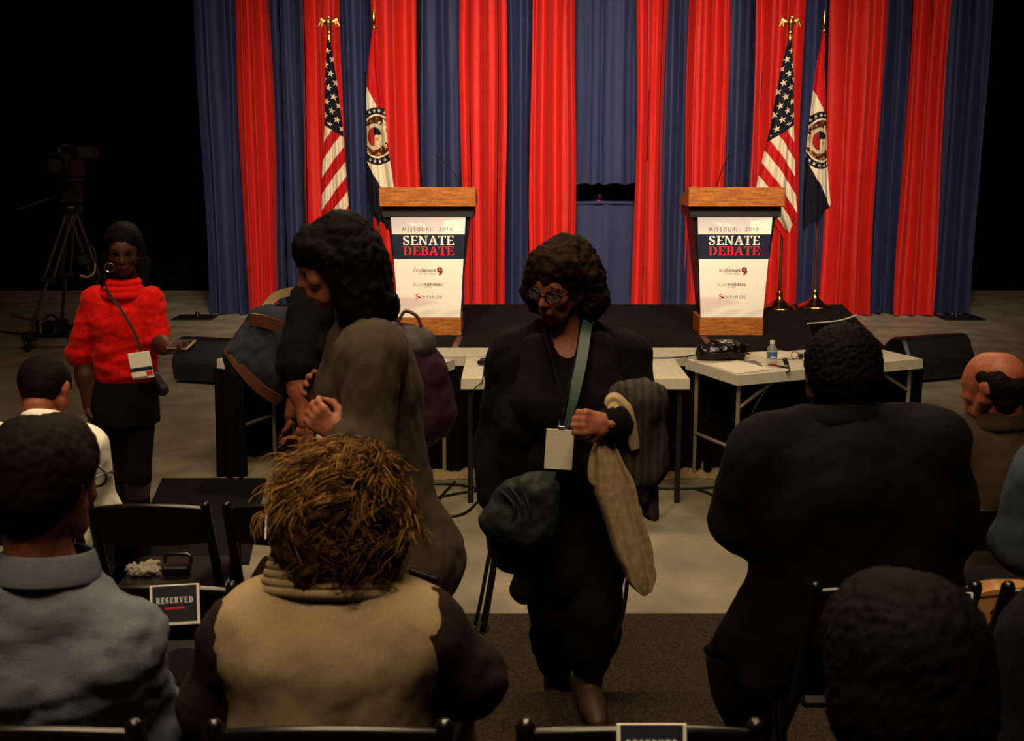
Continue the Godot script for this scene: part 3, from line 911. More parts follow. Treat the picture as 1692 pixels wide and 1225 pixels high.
func stage() -> void:
	# platform: a quarter wider at the back, carpeted, dark valance in front
	var f0 := 9.06
	var b0 := 11.75
	var xl := -1.95
	var xr := 2.86
	var q := func(y: float, g: float) -> Array:
		return [Vector3(xl - g, y, -f0 + g), Vector3(xr + g, y, -f0 + g), Vector3(xr + 0.37 + g, y, -b0 - g), Vector3(xl - 0.37 - g, y, -b0 - g)]
	var pf := thing("stage_platform", "low black carpeted platform under the lecterns and flags", "platform")
	part("carpet_top", MB.new().prism(q.call(PLAT - 0.02, 0.0), q.call(PLAT, 0.0)).mesh(), M.stage_carpet, pf)
	part("deck", MB.new().prism(q.call(0.0, -0.06), q.call(PLAT - 0.021, -0.03)).mesh(), M.skirt, pf)
	var l := lectern(Vector3(-0.673, PLAT, -9.77), "left wooden lectern with a printed debate board, partly behind the brown cardigan walker", null)
	lectern(Vector3(1.79, PLAT, -9.77), "right wooden lectern with a printed debate board, fully in view", l)
	gooseneck(Vector3(-0.40, PLAT + 1.125, -10.05), P(729, 262, 10.0), "thin gooseneck microphone leaning left on the left lectern")
	gooseneck(Vector3(1.67, PLAT + 1.125, -10.05), P(1203, 260, 10.0), "thin gooseneck microphone leaning right on the right lectern")
	for e in [[-0.42, "brown cable strip running down in front of the left lectern"], [1.55, "brown cable strip running down in front of the right lectern"]]:
		var cs := part("cable_cover", MB.new().strap([Vector3(e[0], PLAT + 0.004, -9.7), Vector3(e[0] - 0.02, PLAT + 0.004, -9.1)], 0.05, 0.008, Vector3.UP).mesh(), M.pole_wood)
		tag(cs, e[1], "cable", "cable strips on the platform")
	var fd := 11.40
	# outlines: [metres below the cloth's top, left edge, right edge (, hem slant)]
	var us := [[0.0, -0.02, 0.012, 0.10], [0.35, -0.045, 0.06], [0.78, -0.06, 0.105], [1.2, -0.10, 0.13], [1.55, -0.115, 0.15], [1.75, -0.10, 0.15]]
	var us_m := [[0.0, -0.02, 0.012, -0.16], [0.35, -0.09, 0.05], [0.78, -0.15, 0.065], [1.1, -0.22, 0.085], [1.35, -0.27, 0.10], [1.62, -0.10, 0.125], [1.74, 0.0, 0.125]]
	var t1 := us_flag_image(false)
	var t2 := us_flag_image(true)
	var bl := P(545, 66, fd)
	flag_stand(Vector3(bl.x - 0.005, PLAT, -fd), P(545, 27, fd).y, "stars and stripes flag on the left, behind the walker in the brown cardigan", true, flag_cloth(us, 2.4, 0.03, 2), t1, bl.y, "country_flag")
	var br := P(1305, 66, fd)
	flag_stand(Vector3(br.x, PLAT, -fd), P(1308, 27, fd).y, "stars and stripes flag on the right, beside the right lectern", true, flag_cloth(us_m, 2.2, 0.03, 5), t2, br.y, "country_flag")
	var t3 := state_flag_image()
	var st := [[0.0, -0.012, 0.012, 0.12], [0.3, -0.055, 0.03], [0.6, -0.08, 0.075], [1.1, -0.085, 0.115], [1.45, -0.09, 0.16], [1.7, -0.075, 0.15], [1.82, 0.0, 0.14]]
	var st2 := [[0.0, -0.012, 0.012, -0.22], [0.3, -0.06, 0.02], [0.6, -0.085, 0.05], [1.1, -0.12, 0.08], [1.45, -0.13, 0.115], [1.62, -0.13, 0.135], [1.72, -0.12, 0.12]]
	var ml := P(618, 48, fd + 0.1)
	flag_stand(Vector3(ml.x, PLAT, -fd - 0.1), P(618, 12, fd + 0.1).y, "red, white and blue state flag with a bear seal, left, above the left lectern", false, flag_cloth(st, 1.8, 0.03, 8), t3, ml.y, "state_flag")
	var mr := P(1361, 55, fd + 0.1)
	flag_stand(Vector3(mr.x + 0.03, PLAT, -fd - 0.1), P(1363, 17, fd + 0.1).y, "red, white and blue state flag with a bear seal, right end of the platform", false, flag_cloth(st2, 1.8, 0.03, 11), t3, mr.y, "state_flag", -0.03)

# ---- tables ----------------------------------------------------------------------------------
func table(label: String, a: Vector3, along: Vector3, deep: Vector3, legm: Material, thick_legs: bool, called := "folding_table") -> void:
	# a = near-left top corner (on the floor), along and deep span the top
	var o := thing(called, label, "table", a, 0, "white-covered tables before the platform")
	var y := TABLE
	var q := func(h: float, g: float) -> Array:
		var ux := along.normalized() * g
		var uz := deep.normalized() * g
		return [Vector3(0, h, 0) - ux - uz, along + Vector3(0, h, 0) + ux - uz, along + deep + Vector3(0, h, 0) + ux + uz, deep + Vector3(0, h, 0) - ux + uz]
	part("tabletop", MB.new().prism(q.call(y - 0.035, -0.012), q.call(y - 0.008, -0.012)).mesh(), M.beige_metal, o)
	var cov := MB.new()
	cov.prism(q.call(y - 0.006, -0.004), q.call(y, -0.002))
	var lo: Array = q.call(y - 0.062, 0.002)
	var hi: Array = q.call(y - 0.001, 0.0)
	for i in 4:
		var j := (i + 1) % 4
		cov.quad(lo[i], lo[j], hi[j], hi[i], ((lo[i] + lo[j]) * 0.5 - (along + deep) * 0.5) * Vector3(1, 0, 1))
	part("fitted_cover", cov.mesh(), M.white_table, o)
	var ux := along.normalized()
	var uz := deep.normalized()
	var la := along.length()
	var ld := deep.length()
	for sx in [0.05, la - 0.05]:
		var ring := []
		for sz in [0.06, ld - 0.06]:
			var p: Vector3 = ux * sx + uz * sz
			ring.append(p)
			if thick_legs:
				part("leg", MB.new().box(p + Vector3(0, (y - 0.05) / 2, 0), Vector3(0.032, y - 0.05, 0.032), 0.004).mesh(), legm, o)
			else:
				part("leg", MB.new().tube([p + Vector3(0, y - 0.04, 0), p], 0.0135, 10).mesh(), legm, o)
		part("stretcher", MB.new().tube([ring[0] + Vector3(0, 0.30, 0), ring[1] + Vector3(0, 0.30, 0)], 0.012, 8).mesh(), M.dark_metal if thick_legs else legm, o)
		var inn := ux * (0.28 if sx < la * 0.5 else -0.28)
		if not thick_legs: part("brace", MB.new().tube([ring[0] + Vector3(0, y - 0.22, 0), ring[0] + inn + Vector3(0, y - 0.05, 0)], 0.011, 8).mesh(), legm, o)
func skirt(label: String, pts: Array, y0: float, y1: float, sd: int, m: Material, called := "table_skirt") -> MeshInstance3D:
	var rows := []
	var path := spline(pts, 40 / maxi(1, pts.size() - 1))
	var cols := []
	for i in path.size() - 1:
		for k in 4: cols.append((path[i] as Vector3).lerp(path[i + 1], k / 4.0))
	cols.append(path[path.size() - 1])
	var nz := FastNoiseLite.new(); nz.seed = sd; nz.frequency = 0.8
	for r in 9:
		var t := r / 8.0
		var row := []
		for i in cols.size():
			var p: Vector3 = cols[i]
			var s := i * 0.42 + nz.get_noise_1d(i * 0.3) * 2.0
			var side := (cols[mini(i + 1, cols.size() - 1)] - cols[maxi(i - 1, 0)] as Vector3).normalized().cross(Vector3.UP)
			row.append(p + side * sin(s) * 0.016 * (0.4 + t) + Vector3(0, lerpf(y1, y0 + 0.012 * sin(s * 0.37 + sd) + 0.008 * nz.get_noise_1d(i * 2.0), t), 0))
		rows.append(row)
	var o := part(called, MB.new().sheet(rows, Vector3.BACK).mesh(), m)
	tag(o, label, "table skirt", "black skirts behind the tables")
	return o
func tables() -> void:
	# middle
	table("middle white-covered table with black legs, behind the person with the jackets", Vector3(-0.302, 0, -7.05), Vector3(1.357, 0, 0), Vector3(0, 0, -0.75), M.black_plastic, true)
	# right, turned: near corner, far-left corner, right tip
	var B := Vector3(1.358, 0, -7.15)
	var A := Vector3(1.125, 0, -7.71)
	var C := Vector3(2.665, 0, -7.73)
	table("right white-covered table turned inward, with paper, bottle and black pouch on it", B, C - B, A - B, M.beige_metal, false)
	# left: mirror image about the middle table's centre
	var mx := 0.376
	var Bl := Vector3(2 * mx - B.x, 0, B.z)
	var Al := Vector3(2 * mx - A.x, 0, A.z)
	var Cl := Vector3(2 * mx - C.x, 0, C.z)
	table("left white-covered table turned inward, half hidden behind the two walkers", Cl, Bl - Cl, Al - Bl, M.beige_metal, false)
	# narrow rear table against the platform
	table("narrow white-covered table set behind the middle one, against the platform", Vector3(-0.60, 0, -7.82), Vector3(1.96, 0, 0), Vector3(0, 0, -0.35), M.black_plastic, true, "narrow_table")
	skirt("black cloth skirt hanging behind the middle table", [Vector3(-0.55, 0, -7.68), Vector3(0.4, 0, -7.72), Vector3(1.24, 0, -7.68)], 0.05, TABLE - 0.07, 3, M.skirt)
	skirt("black cloth skirt hanging under the right table", [A + Vector3(0.13, 0, 0.03), A.lerp(A + C - B, 0.5) + Vector3(0.0, 0, 0.05), A + C - B + Vector3(0.0, 0, 0.05), C + Vector3(0.02, 0, -0.02)], 0.04, TABLE - 0.07, 5, M.skirt)
	skirt("black cloth skirt hanging round the left table's outer end", [Cl + Vector3(0.18, 0, 0.06), Cl + Vector3(-0.02, 0, 0.0), Cl + Al - Bl + Vector3(0, 0, 0.05), Al + Vector3(-0.13, 0, 0.03)], 0.0, TABLE - 0.07, 7, M.skirt)
	# pale cloth lying along the floor under the skirts
	var rows := []
	for r in 6:
		var row := []
		for i in 60:
			var x := -0.75 + 2.35 * i / 59.0
			row.append(Vector3(x, maxf(0.004, 0.05 * sin(PI * r / 5.0) + 0.012 * sin(i * 0.9 + r) * sin(PI * r / 5.0)), -7.62 - 0.14 * r / 5.0 + 0.02 * sin(i * 0.35)))
		rows.append(row)
	var u := part("underlay_cloth", MB.new().sheet(rows, Vector3.UP).mesh(), M.cream)
	tag(u, "pale crumpled cloth lying on the floor below the black skirts", "cloth")

# ---- the camera on its tripod at the left ------------------------------------------------------
func broadcast_camera() -> void:
	var d := 12.5
	var c0 := P(122, 400, d)
	var o := thing("camera_tripod", "tall broadcast tripod with twin-tube legs on a wheeled dolly at the left", "tripod", Vector3(c0.x, 0, c0.z))
	var head := Vector3(0, 1.50, 0)
	var feet := [P(48, 556, 12.6) - Vector3(c0.x, 0, c0.z), P(188, 540, 12.9) - Vector3(c0.x, 0, c0.z), P(100, 505, 13.6) - Vector3(c0.x, 0, c0.z)]
	for f0 in feet:
		var f: Vector3 = Vector3(f0.x, 0.16, f0.z)
		var side := (f - head).cross(Vector3.BACK).normalized() * 0.045
		var mid := head.lerp(f, 0.55)
		var lg := part("leg", MB.new().tube([head + side * 0.7, mid + side], 0.016, 8).mesh(), M.tripod_metal, o)
		part("leg_tube", MB.new().tube([head - side * 0.7, mid - side], 0.016, 8).mesh(), M.tripod_metal, lg)
		part("leg_clamp", MB.new().box(mid, Vector3(0.15, 0.06, 0.07), 0.01).mesh(), M.black_plastic, lg)
		part("lower_leg", MB.new().tube([mid, f], 0.02, 8).mesh(), M.tripod_metal, lg)
		part("dolly_arm", MB.new().tube([Vector3(0, 0.17, -0.1), f], 0.022, 8).mesh(), M.dark_metal, o)
		part("foot_block", MB.new().box(f + Vector3(0, -0.01, 0), Vector3(0.13, 0.10, 0.12), 0.015).mesh(), M.black_plastic, o)
		var wh := part("castor", MB.new().lathe(Vector3(f.x - 0.02, 0.075, f.z + 0.05), [Vector2(0.05, 0), Vector2(0.075, 0.006), Vector2(0.075, 0.034), Vector2(0.05, 0.04)], 20, Vector3.RIGHT).mesh(), M.dark_metal, o)
		part("castor_fork", MB.new().box(Vector3(f.x, 0.125, f.z + 0.03), Vector3(0.06, 0.05, 0.05), 0.01).mesh(), M.dark_metal, wh)
	part("spreader_hub", MB.new().lathe(Vector3(0, 0.15, -0.1), [Vector2(0.07, 0), Vector2(0.07, 0.06), Vector2(0.04, 0.07)], 16).mesh(), M.dark_metal, o)
	part("bowl", MB.new().lathe(head + Vector3(0, -0.06, 0), [Vector2(0.05, 0), Vector2(0.11, 0.03), Vector2(0.12, 0.08), Vector2(0.09, 0.10)], 20).mesh(), M.dark_metal, o)
	part("fluid_head", MB.new().box(head + Vector3(0, 0.16, 0), Vector3(0.2, 0.24, 0.2), 0.03).mesh(), M.camera_body, o)
	part("pan_bar", MB.new().tube([head + Vector3(-0.08, 0.14, 0.05), head + Vector3(-0.45, 0.0, 0.3)], 0.012, 8).mesh(), M.dark_metal, o)
	var cm := thing("broadcast_camera", "large dark broadcast camera with viewfinder on the tripod at the left", "camera", Vector3(c0.x, 1.78, c0.z))
	part("body", MB.new().box(Vector3(-0.02, 0.16, 0), Vector3(0.22, 0.26, 0.48), 0.03).mesh(), M.camera_body, cm)
	part("lens", MB.new().lathe(Vector3(0.0, 0.16, 0.2), [Vector2(0.075, 0), Vector2(0.09, 0.06), Vector2(0.085, 0.2), Vector2(0.11, 0.24), Vector2(0.115, 0.34), Vector2(0.09, 0.34), Vector2(0.07, 0.3)], 24, Vector3(0.15, 0, 1).normalized()).mesh(), M.black_gloss, cm)
	part("viewfinder", MB.new().box(Vector3(0.2, 0.29, -0.02), Vector3(0.17, 0.13, 0.2), 0.02).mesh(), M.camera_body, cm)
	part("top_handle", MB.new().tube(spline([Vector3(-0.02, 0.28, 0.18), Vector3(-0.02, 0.35, 0.14), Vector3(-0.02, 0.35, -0.12), Vector3(-0.02, 0.28, -0.18)], 4), 0.016, 8).mesh(), M.black_plastic, cm)
	part("zoom_cable", MB.new().tube(spline([Vector3(-0.1, 0.1, 0.2), Vector3(-0.2, 0.2, 0.16), Vector3(-0.22, 0.05, 0.1), Vector3(-0.12, -0.05, 0.0)], 6), 0.012, 8).mesh(), M.camera_body, cm)
	part("base_plate", MB.new().box(Vector3(0, 0.015, 0), Vector3(0.16, 0.03, 0.4), 0.006).mesh(), M.black_plastic, cm)
	# a headset that hangs from the tripod's right leg
	var hp := thing("headset", "dark headset with a pale boom microphone hanging on the tripod", "headset", P(146, 432, 12.4))
	part("earcup", MB.new().lathe(Vector3(-0.05, 0.02, 0), [Vector2(0.05, 0), Vector2(0.075, 0.02), Vector2(0.075, 0.05), Vector2(0.05, 0.07)], 18, Vector3(0.3, 0.0, 1).normalized()).mesh(), M.dark_metal, hp)
	part("headband", MB.new().tube(spline([Vector3(-0.09, 0.04, 0.02), Vector3(-0.05, 0.15, 0), Vector3(0.05, 0.15, 0), Vector3(0.09, 0.02, 0.02)], 6), 0.01, 8).mesh(), M.dark_metal, hp)
	part("boom", MB.new().tube(spline([Vector3(0.08, -0.02, 0.03), Vector3(0.07, -0.11, 0.05), Vector3(0.0, -0.155, 0.06), Vector3(-0.07, -0.14, 0.06)], 6), [0.010, 0.010, 0.010, 0.010, 0.010, 0.010, 0.012, 0.012, 0.012, 0.012, 0.012, 0.012, 0.014, 0.016, 0.017, 0.018, 0.018, 0.017, 0.014], 8).mesh(), M.vest, hp)
	# cables on the floor round the dolly
	var cb := [[[20, 522], [60, 530], [95, 540], [150, 536]], [[0, 548], [40, 552], [90, 545], [120, 552]], [[60, 545], [85, 520], [110, 545], [135, 525], [160, 550]]]
	var words := ["thin red cable across the floor by the tripod dolly", "black cable reaching the dolly from the left edge", "tangled black cable bundle under the tripod"]
	for i in 3:
		var pts := []
		for e in cb[i]: pts.append(G(e[0], e[1], 0.014))
		tag(part("floor_cable", MB.new().tube(spline(pts, 6), 0.013, 6).mesh(), M.maroon_print if i == 0 else M.black_plastic), words[i], "cable")
	var bx := thing("connector_box", "small dark box with two pale bands under the tripod", "box", G(85, 552, 0.0))
	part("box_body", MB.new().box(Vector3(0, 0.075, 0), Vector3(0.32, 0.15, 0.16), 0.02).mesh(), M.dark_metal, bx)
	for x in [-0.09, 0.08]: part("band", MB.new().box(Vector3(x, 0.076, 0), Vector3(0.035, 0.156, 0.166), 0.01).mesh(), M.vest, bx)

# ---- stage monitors ---------------------------------------------------------------------------
func wedge(at: Vector3, turn: float, label: String) -> void:
	var o := thing("stage_monitor", label, "loudspeaker", at, turn, "floor monitor loudspeakers")
	# rounded profile extruded along x
	var prof := []
	for e in [[-0.24, 0.02, 0.05], [0.20, 0.02, 0.05], [0.27, 0.16, 0.06], [0.05, 0.40, 0.10], [-0.14, 0.42, 0.09], [-0.26, 0.20, 0.06]]:
		prof.append(Vector2(e[0], e[1]))
	var ring := []
	for i in prof.size():
		var p: Vector2 = prof[i]
		var a: Vector2 = prof[(i + prof.size() - 1) % prof.size()]
		var b: Vector2 = prof[(i + 1) % prof.size()]
		for t in 5:
			var s := t / 4.0
			var p0 := p.lerp(a, 0.28)
			var p1 := p.lerp(b, 0.28)
			ring.append(p0.lerp(p, s).lerp(p.lerp(p1, s), s))
	var lo := []
	var hi := []
	var lo2 := []
	var hi2 := []
	for p in ring:
		lo.append(Vector3(-0.36, p.y, p.x)); hi.append(Vector3(0.36, p.y, p.x))
		lo2.append(Vector3(-0.385, 0.22 + (p.y - 0.22) * 0.9, p.x * 0.9)); hi2.append(Vector3(0.385, 0.22 + (p.y - 0.22) * 0.9, p.x * 0.9))
	part("cabinet", MB.new().prism(lo, hi).mesh(), M.black_plastic, o)
	part("side_cheek", MB.new().prism(lo2, lo).mesh(), M.black_plastic, o)
	part("side_cheek", MB.new().prism(hi, hi2).mesh(), M.black_plastic, o)
	var b := Basis(Vector3.RIGHT, 0.80)
	part("grille", MB.new().box(Vector3(0, 0.285, 0.175), Vector3(0.62, 0.012, 0.30), 0.004, b).mesh(), M.dark_metal, o)
func floor_speakers() -> void:
	wedge(Vector3(-2.66, 0, -10.95), 2.85, "black floor monitor loudspeaker on the left, beyond the denim bag")
	wedge(G(1532, 628, 0.0) + Vector3(0, 0, -0.1), -2.75, "black floor monitor loudspeaker on the right, beyond the tan jacket")

# ---- chairs and signs -----------------------------------------------------------------------
func chair(label: String, at: Vector3, src: Node3D, group: String, turn := 0.0) -> Node3D:
	if src: return copy_of(src, label, at, turn, group)
	var o := thing("folding_chair", label, "chair", at, turn, group)
	var w := 0.195
	for s in [-1.0, 1.0]:
		part("back_post", MB.new().tube([Vector3(s * w, 0.821, 0.288), Vector3(s * w, 0.818, 0.287), Vector3(s * w, 0.808, 0.283), Vector3(s * w, 0.45, 0.13), Vector3(s * w, 0.0, -0.24)], [0.004, 0.012, 0.017, 0.018, 0.016], 10).mesh(), M.chair, o)
		part("rear_leg", MB.new().tube([Vector3(s * (w + 0.03), 0.60, 0.02), Vector3(s * (w + 0.03), 0.585, 0.025), Vector3(s * (w + 0.03), 0.44, 0.06), Vector3(s * (w + 0.03), 0.0, 0.27)], [0.010, 0.017, 0.018, 0.016], 10).mesh(), M.chair, o)
	# bowed back rail, a swept board
	var lo := []
	var rows := []
	for i in 17:
		var t := i / 16.0 * 2.0 - 1.0
		var bow := 0.03 * (1.0 - t * t)
		var top := 0.79 + 0.022 * (1.0 - t * t)
		rows.append([Vector3(t * w, 0.66 - 0.005 * (1 - t * t), 0.205 + bow), Vector3(t * w, top, 0.268 + bow), Vector3(t * w, top, 0.288 + bow), Vector3(t * w, 0.66 - 0.005 * (1 - t * t), 0.225 + bow)])
	var br := MB.new()
	for i in 16:
		for j in 4:
			var j2 := (j + 1) % 4
			br.quad(rows[i][j], rows[i][j2], rows[i + 1][j2], rows[i + 1][j], (rows[i][j] + rows[i][j2]) * 0.5 - (rows[i][0] + rows[i][2]) * 0.5)
	part("back_rail", br.mesh(), M.chair, o)
	part("top_edge", MB.new().tube(range(17).map(func(i): return (rows[i][1] + rows[i][2]) * 0.5), 0.011, 8).mesh(), M.chair, o)
	part("seat", MB.new().box(Vector3(0, 0.445, -0.02), Vector3(0.38, 0.035, 0.38), 0.014).mesh(), M.chair, o)
	part("stretcher", MB.new().tube([Vector3(-w - 0.03, 0.17, 0.19), Vector3(w + 0.03, 0.17, 0.19)], 0.011, 8).mesh(), M.chair, o)
	part("stretcher", MB.new().tube([Vector3(-w, 0.13, -0.135), Vector3(w, 0.13, -0.135)], 0.011, 8).mesh(), M.chair, o)
	return o
# a printed card hung over a chair's back rail; x to the right, y up, z to the reader
func sign_card(label: String, at: Vector3, tilt: Basis, w: float, h: float) -> void:
	var o := thing("reserved_sign", label, "sign", at, 0, "reserved signs on the chairs")
	part("card", MB.new().box(tilt * Vector3(0, 0, 0), Vector3(w, h, 0.003), 0.001, tilt).mesh(), M.white, o)
	var f := part("printed_panel", MB.new().box(tilt * Vector3(0, 0.003, 0.0015), Vector3(w - 0.012, h - 0.010, 0.0022), 0.0005, tilt).mesh(), M.navy_print, o)
	text("lettering", "RESERVED", w * 0.74, tilt * Vector3(0, h * 0.12, 0.0028), M.white, f, "Droid Serif", 700, w * 0.115, 8, tilt)
	# the second line is too small to read: two short red words' marks
	for k in [[-0.105, 0.17], [0.10, 0.21]]:
		part("red_line", MB.new().box(tilt * Vector3(w * k[0], -h * 0.08, 0.0028), Vector3(w * k[1], h * 0.05, 0.0008), 0.0003, tilt).mesh(), M.red_print, f)
func seating() -> void:
	var z1 := -3.90
	var g1 := "black folding chairs of the front row"
	var g2 := "black folding chairs of the second row"
	var g3 := "black folding chairs of the third row"
	var xa := P(243, 850, 3.9).x
	var c0 := chair("empty black folding chair in the front row, with small things on its seat", Vector3(xa, TIER1, z1 - 0.29), null, g1)
	chair("black folding chair in the front row, its reserved card half behind curly hair", Vector3(P(470, 850, 3.9).x, TIER1, z1 - 0.29), c0, g1)
	chair("black folding chair under the person in the white shirt", Vector3(P(20, 850, 3.9).x, TIER1, z1 - 0.29), c0, g1)
	chair("black folding chair under the person in the tan jacket", Vector3(P(1650, 865, 3.85).x, TIER1, z1 - 0.24), c0, g1)
	chair("empty black folding chair in the second row with a reserved card, beside the blue shirt", Vector3(P(250, 970, 2.8).x, TIER2, -2.8 - 0.29), c0, g2)
	chair("black folding chair under the broad person in the dark suit, with a reserved card", Vector3(P(1481, 978, 2.8).x, TIER2, -2.8 - 0.29), c0, g2)
	chair("black folding chair at the right edge, under the denim sleeve", Vector3(P(1800, 978, 2.8).x, TIER2, -2.8 - 0.29), c0, g2)
	chair("black folding chair under the person in the grey-blue shirt", Vector3(P(20, 1195, 1.88).x, TIER3, -1.90 - 0.29), c0, g3)
	chair("black folding chair under the person in the tan vest", Vector3(P(540, 1195, 1.88).x, TIER3, -1.90 - 0.29), c0, g3)
	chair("empty black folding chair at the bottom edge with a dark card on its back", Vector3(P(1062, 1195, 1.88).x, TIER3, -1.90 - 0.29), c0, g3)
	var t := Basis(Vector3.BACK, 0.05) * Basis(Vector3.RIGHT, -0.12)
	sign_card("reserved card on the second-row chair beside the blue shirt, at the left", P(289, 1000, 2.72), Basis(Vector3.BACK, 0.06) * Basis(Vector3.RIGHT, -0.3), 0.118, 0.095)
	sign_card("reserved card half hidden behind the golden hair above the tan vest", P(474, 871, 3.84), Basis(Vector3.BACK, -0.02) * Basis(Vector3.RIGHT, -0.3), 0.145, 0.085)
	sign_card("reserved card on the chair of the broad person in the dark suit, right", P(1564, 1010, 2.72), Basis(Vector3.BACK, -0.08) * Basis(Vector3.RIGHT, -0.3), 0.125, 0.095)
	sign_card("dark card with pale edges over the chair back at the bottom edge", P(1077, 1240, 1.84), Basis(Vector3.RIGHT, -0.3), 0.115, 0.085)

# ---- people ---------------------------------------------------------------------------------
# J: joints in the world; hd head centre, hf/hu head's forward and up, rt body's own right axis (any sign), the rest by name
func hb(J: Dictionary) -> Basis:
	var f: Vector3 = J.hf.normalized()
	var u: Vector3 = (J.hu - f * J.hu.dot(f)).normalized()
	return Basis(u.cross(f), u, f)
func head_prims(J: Dictionary, sc := 1.0, male := false, ears := true) -> Array:
	var b := hb(J)
	var o: Vector3 = J.hd
	var q := func(x: float, y: float, z: float) -> Vector3: return o + b * Vector3(x, y, z) * sc
	var X := b.x
	var w := 1.06 if male else 1.0
	var r := [
		c(q.call(0, 0.035, -0.03), q.call(0, 0.035, 0.018), 0.086 * sc, 0.078 * sc, X, 0.9),
		c(q.call(0, 0.055, 0.01), q.call(0, 0.02, 0.045), 0.066 * sc, 0.056 * sc),
		c(q.call(0, 0.0, 0.04), q.call(0, -0.062, 0.05), 0.056 * sc * w, 0.042 * sc * w),
		c(q.call(-0.022 * w, -0.078, 0.046), q.call(0.022 * w, -0.078, 0.046), 0.026 * sc, 0.026 * sc),
		c(q.call(-0.05 * w, -0.03, 0.0), q.call(-0.024 * w, -0.074, 0.045), 0.026 * sc, 0.022 * sc),
		c(q.call(0.05 * w, -0.03, 0.0), q.call(0.024 * w, -0.074, 0.045), 0.026 * sc, 0.022 * sc),
		c(q.call(0, -0.098, 0.062), q.call(0, -0.094, 0.066), 0.017 * sc, 0.017 * sc),
		c(q.call(-0.034, 0.027, 0.077), q.call(0.034, 0.027, 0.077), 0.012 * sc, 0.012 * sc),
		c(q.call(-0.04, -0.022, 0.062), q.call(-0.036, -0.026, 0.066), 0.021 * sc, 0.018 * sc),
		c(q.call(0.04, -0.022, 0.062), q.call(0.036, -0.026, 0.066), 0.021 * sc, 0.018 * sc),
		c(q.call(0, 0.016, 0.088), q.call(0, -0.026, 0.110), 0.0075 * sc, 0.0105 * sc),
		c(q.call(-0.013, -0.031, 0.096), q.call(0.013, -0.031, 0.096), 0.0075 * sc, 0.0075 * sc),
		c(q.call(-0.016, -0.053, 0.090), q.call(0.016, -0.053, 0.090), 0.008 * sc, 0.008 * sc),
		c(q.call(-0.013, -0.064, 0.088), q.call(0.013, -0.064, 0.088), 0.009 * sc, 0.009 * sc),
		c(q.call(0, -0.06, -0.045), q.call(0, -0.12, -0.035), 0.05 * sc, 0.05 * sc),
		cutout(q.call(-0.033, 0.004, 0.104), q.call(-0.027, 0.003, 0.105), 0.0185 * sc, 0.0165 * sc),
		cutout(q.call(0.033, 0.004, 0.104), q.call(0.027, 0.003, 0.105), 0.0185 * sc, 0.0165 * sc),
	]
	if ears:
		for s in [-1.0, 1.0]:
			r.append(c(q.call(s * 0.079, 0.012, -0.014), q.call(s * 0.076, -0.022, -0.004), 0.021 * sc, 0.013 * sc, X, 0.42))
			r.append(c(q.call(s * 0.083, 0.022, -0.022), q.call(s * 0.084, 0.0, -0.026), 0.008 * sc, 0.007 * sc))
	return r
func face(J: Dictionary, parent: Node3D, at: Vector3, lips: Material, brow: Material, sc := 1.0) -> void:
	var b := hb(J)
	var q := func(x: float, y: float, z: float) -> Vector3: return J.hd + b * Vector3(x, y, z) * sc - at
	for s in [-1.0, 1.0]:
		var e := part("eye", bm([blob([c(q.call(s * 0.031, 0.003, 0.0790), q.call(s * 0.031, 0.003, 0.0795), 0.0115 * sc, 0.0115 * sc)], 0.003, 0.004)]), M.eye_white, parent)
		part("iris", MB.new().lathe(q.call(s * 0.031, 0.002, 0.0895), [Vector2(0.0055, 0), Vector2(0.005, 0.0022), Vector2(0.0, 0.003)], 10, b.z).mesh(), M.iris, e)
		part("eyebrow", MB.new().tube(spline([q.call(s * 0.014, 0.026, 0.0935), q.call(s * 0.030, 0.032, 0.093), q.call(s * 0.048, 0.025, 0.083)], 4), 0.0042, 6).mesh(), brow, parent)
		part("eyelid", MB.new().tube(spline([q.call(s * 0.019, 0.003, 0.088), q.call(s * 0.031, 0.0095, 0.0905), q.call(s * 0.044, 0.003, 0.086)], 4), 0.0030, 6).mesh(), brow, parent)
	part("lips", bm([blob([c(q.call(-0.019, -0.056, 0.0925), q.call(0.019, -0.056, 0.0925), 0.0062, 0.0062, b.z, 0.8), c(q.call(0, -0.054, 0.096), q.call(0, -0.054, 0.0965), 0.007, 0.007), c(q.call(-0.012, -0.066, 0.092), q.call(0.012, -0.066, 0.092), 0.0068, 0.0068)], 0.0025, 0.004)]), lips, parent)
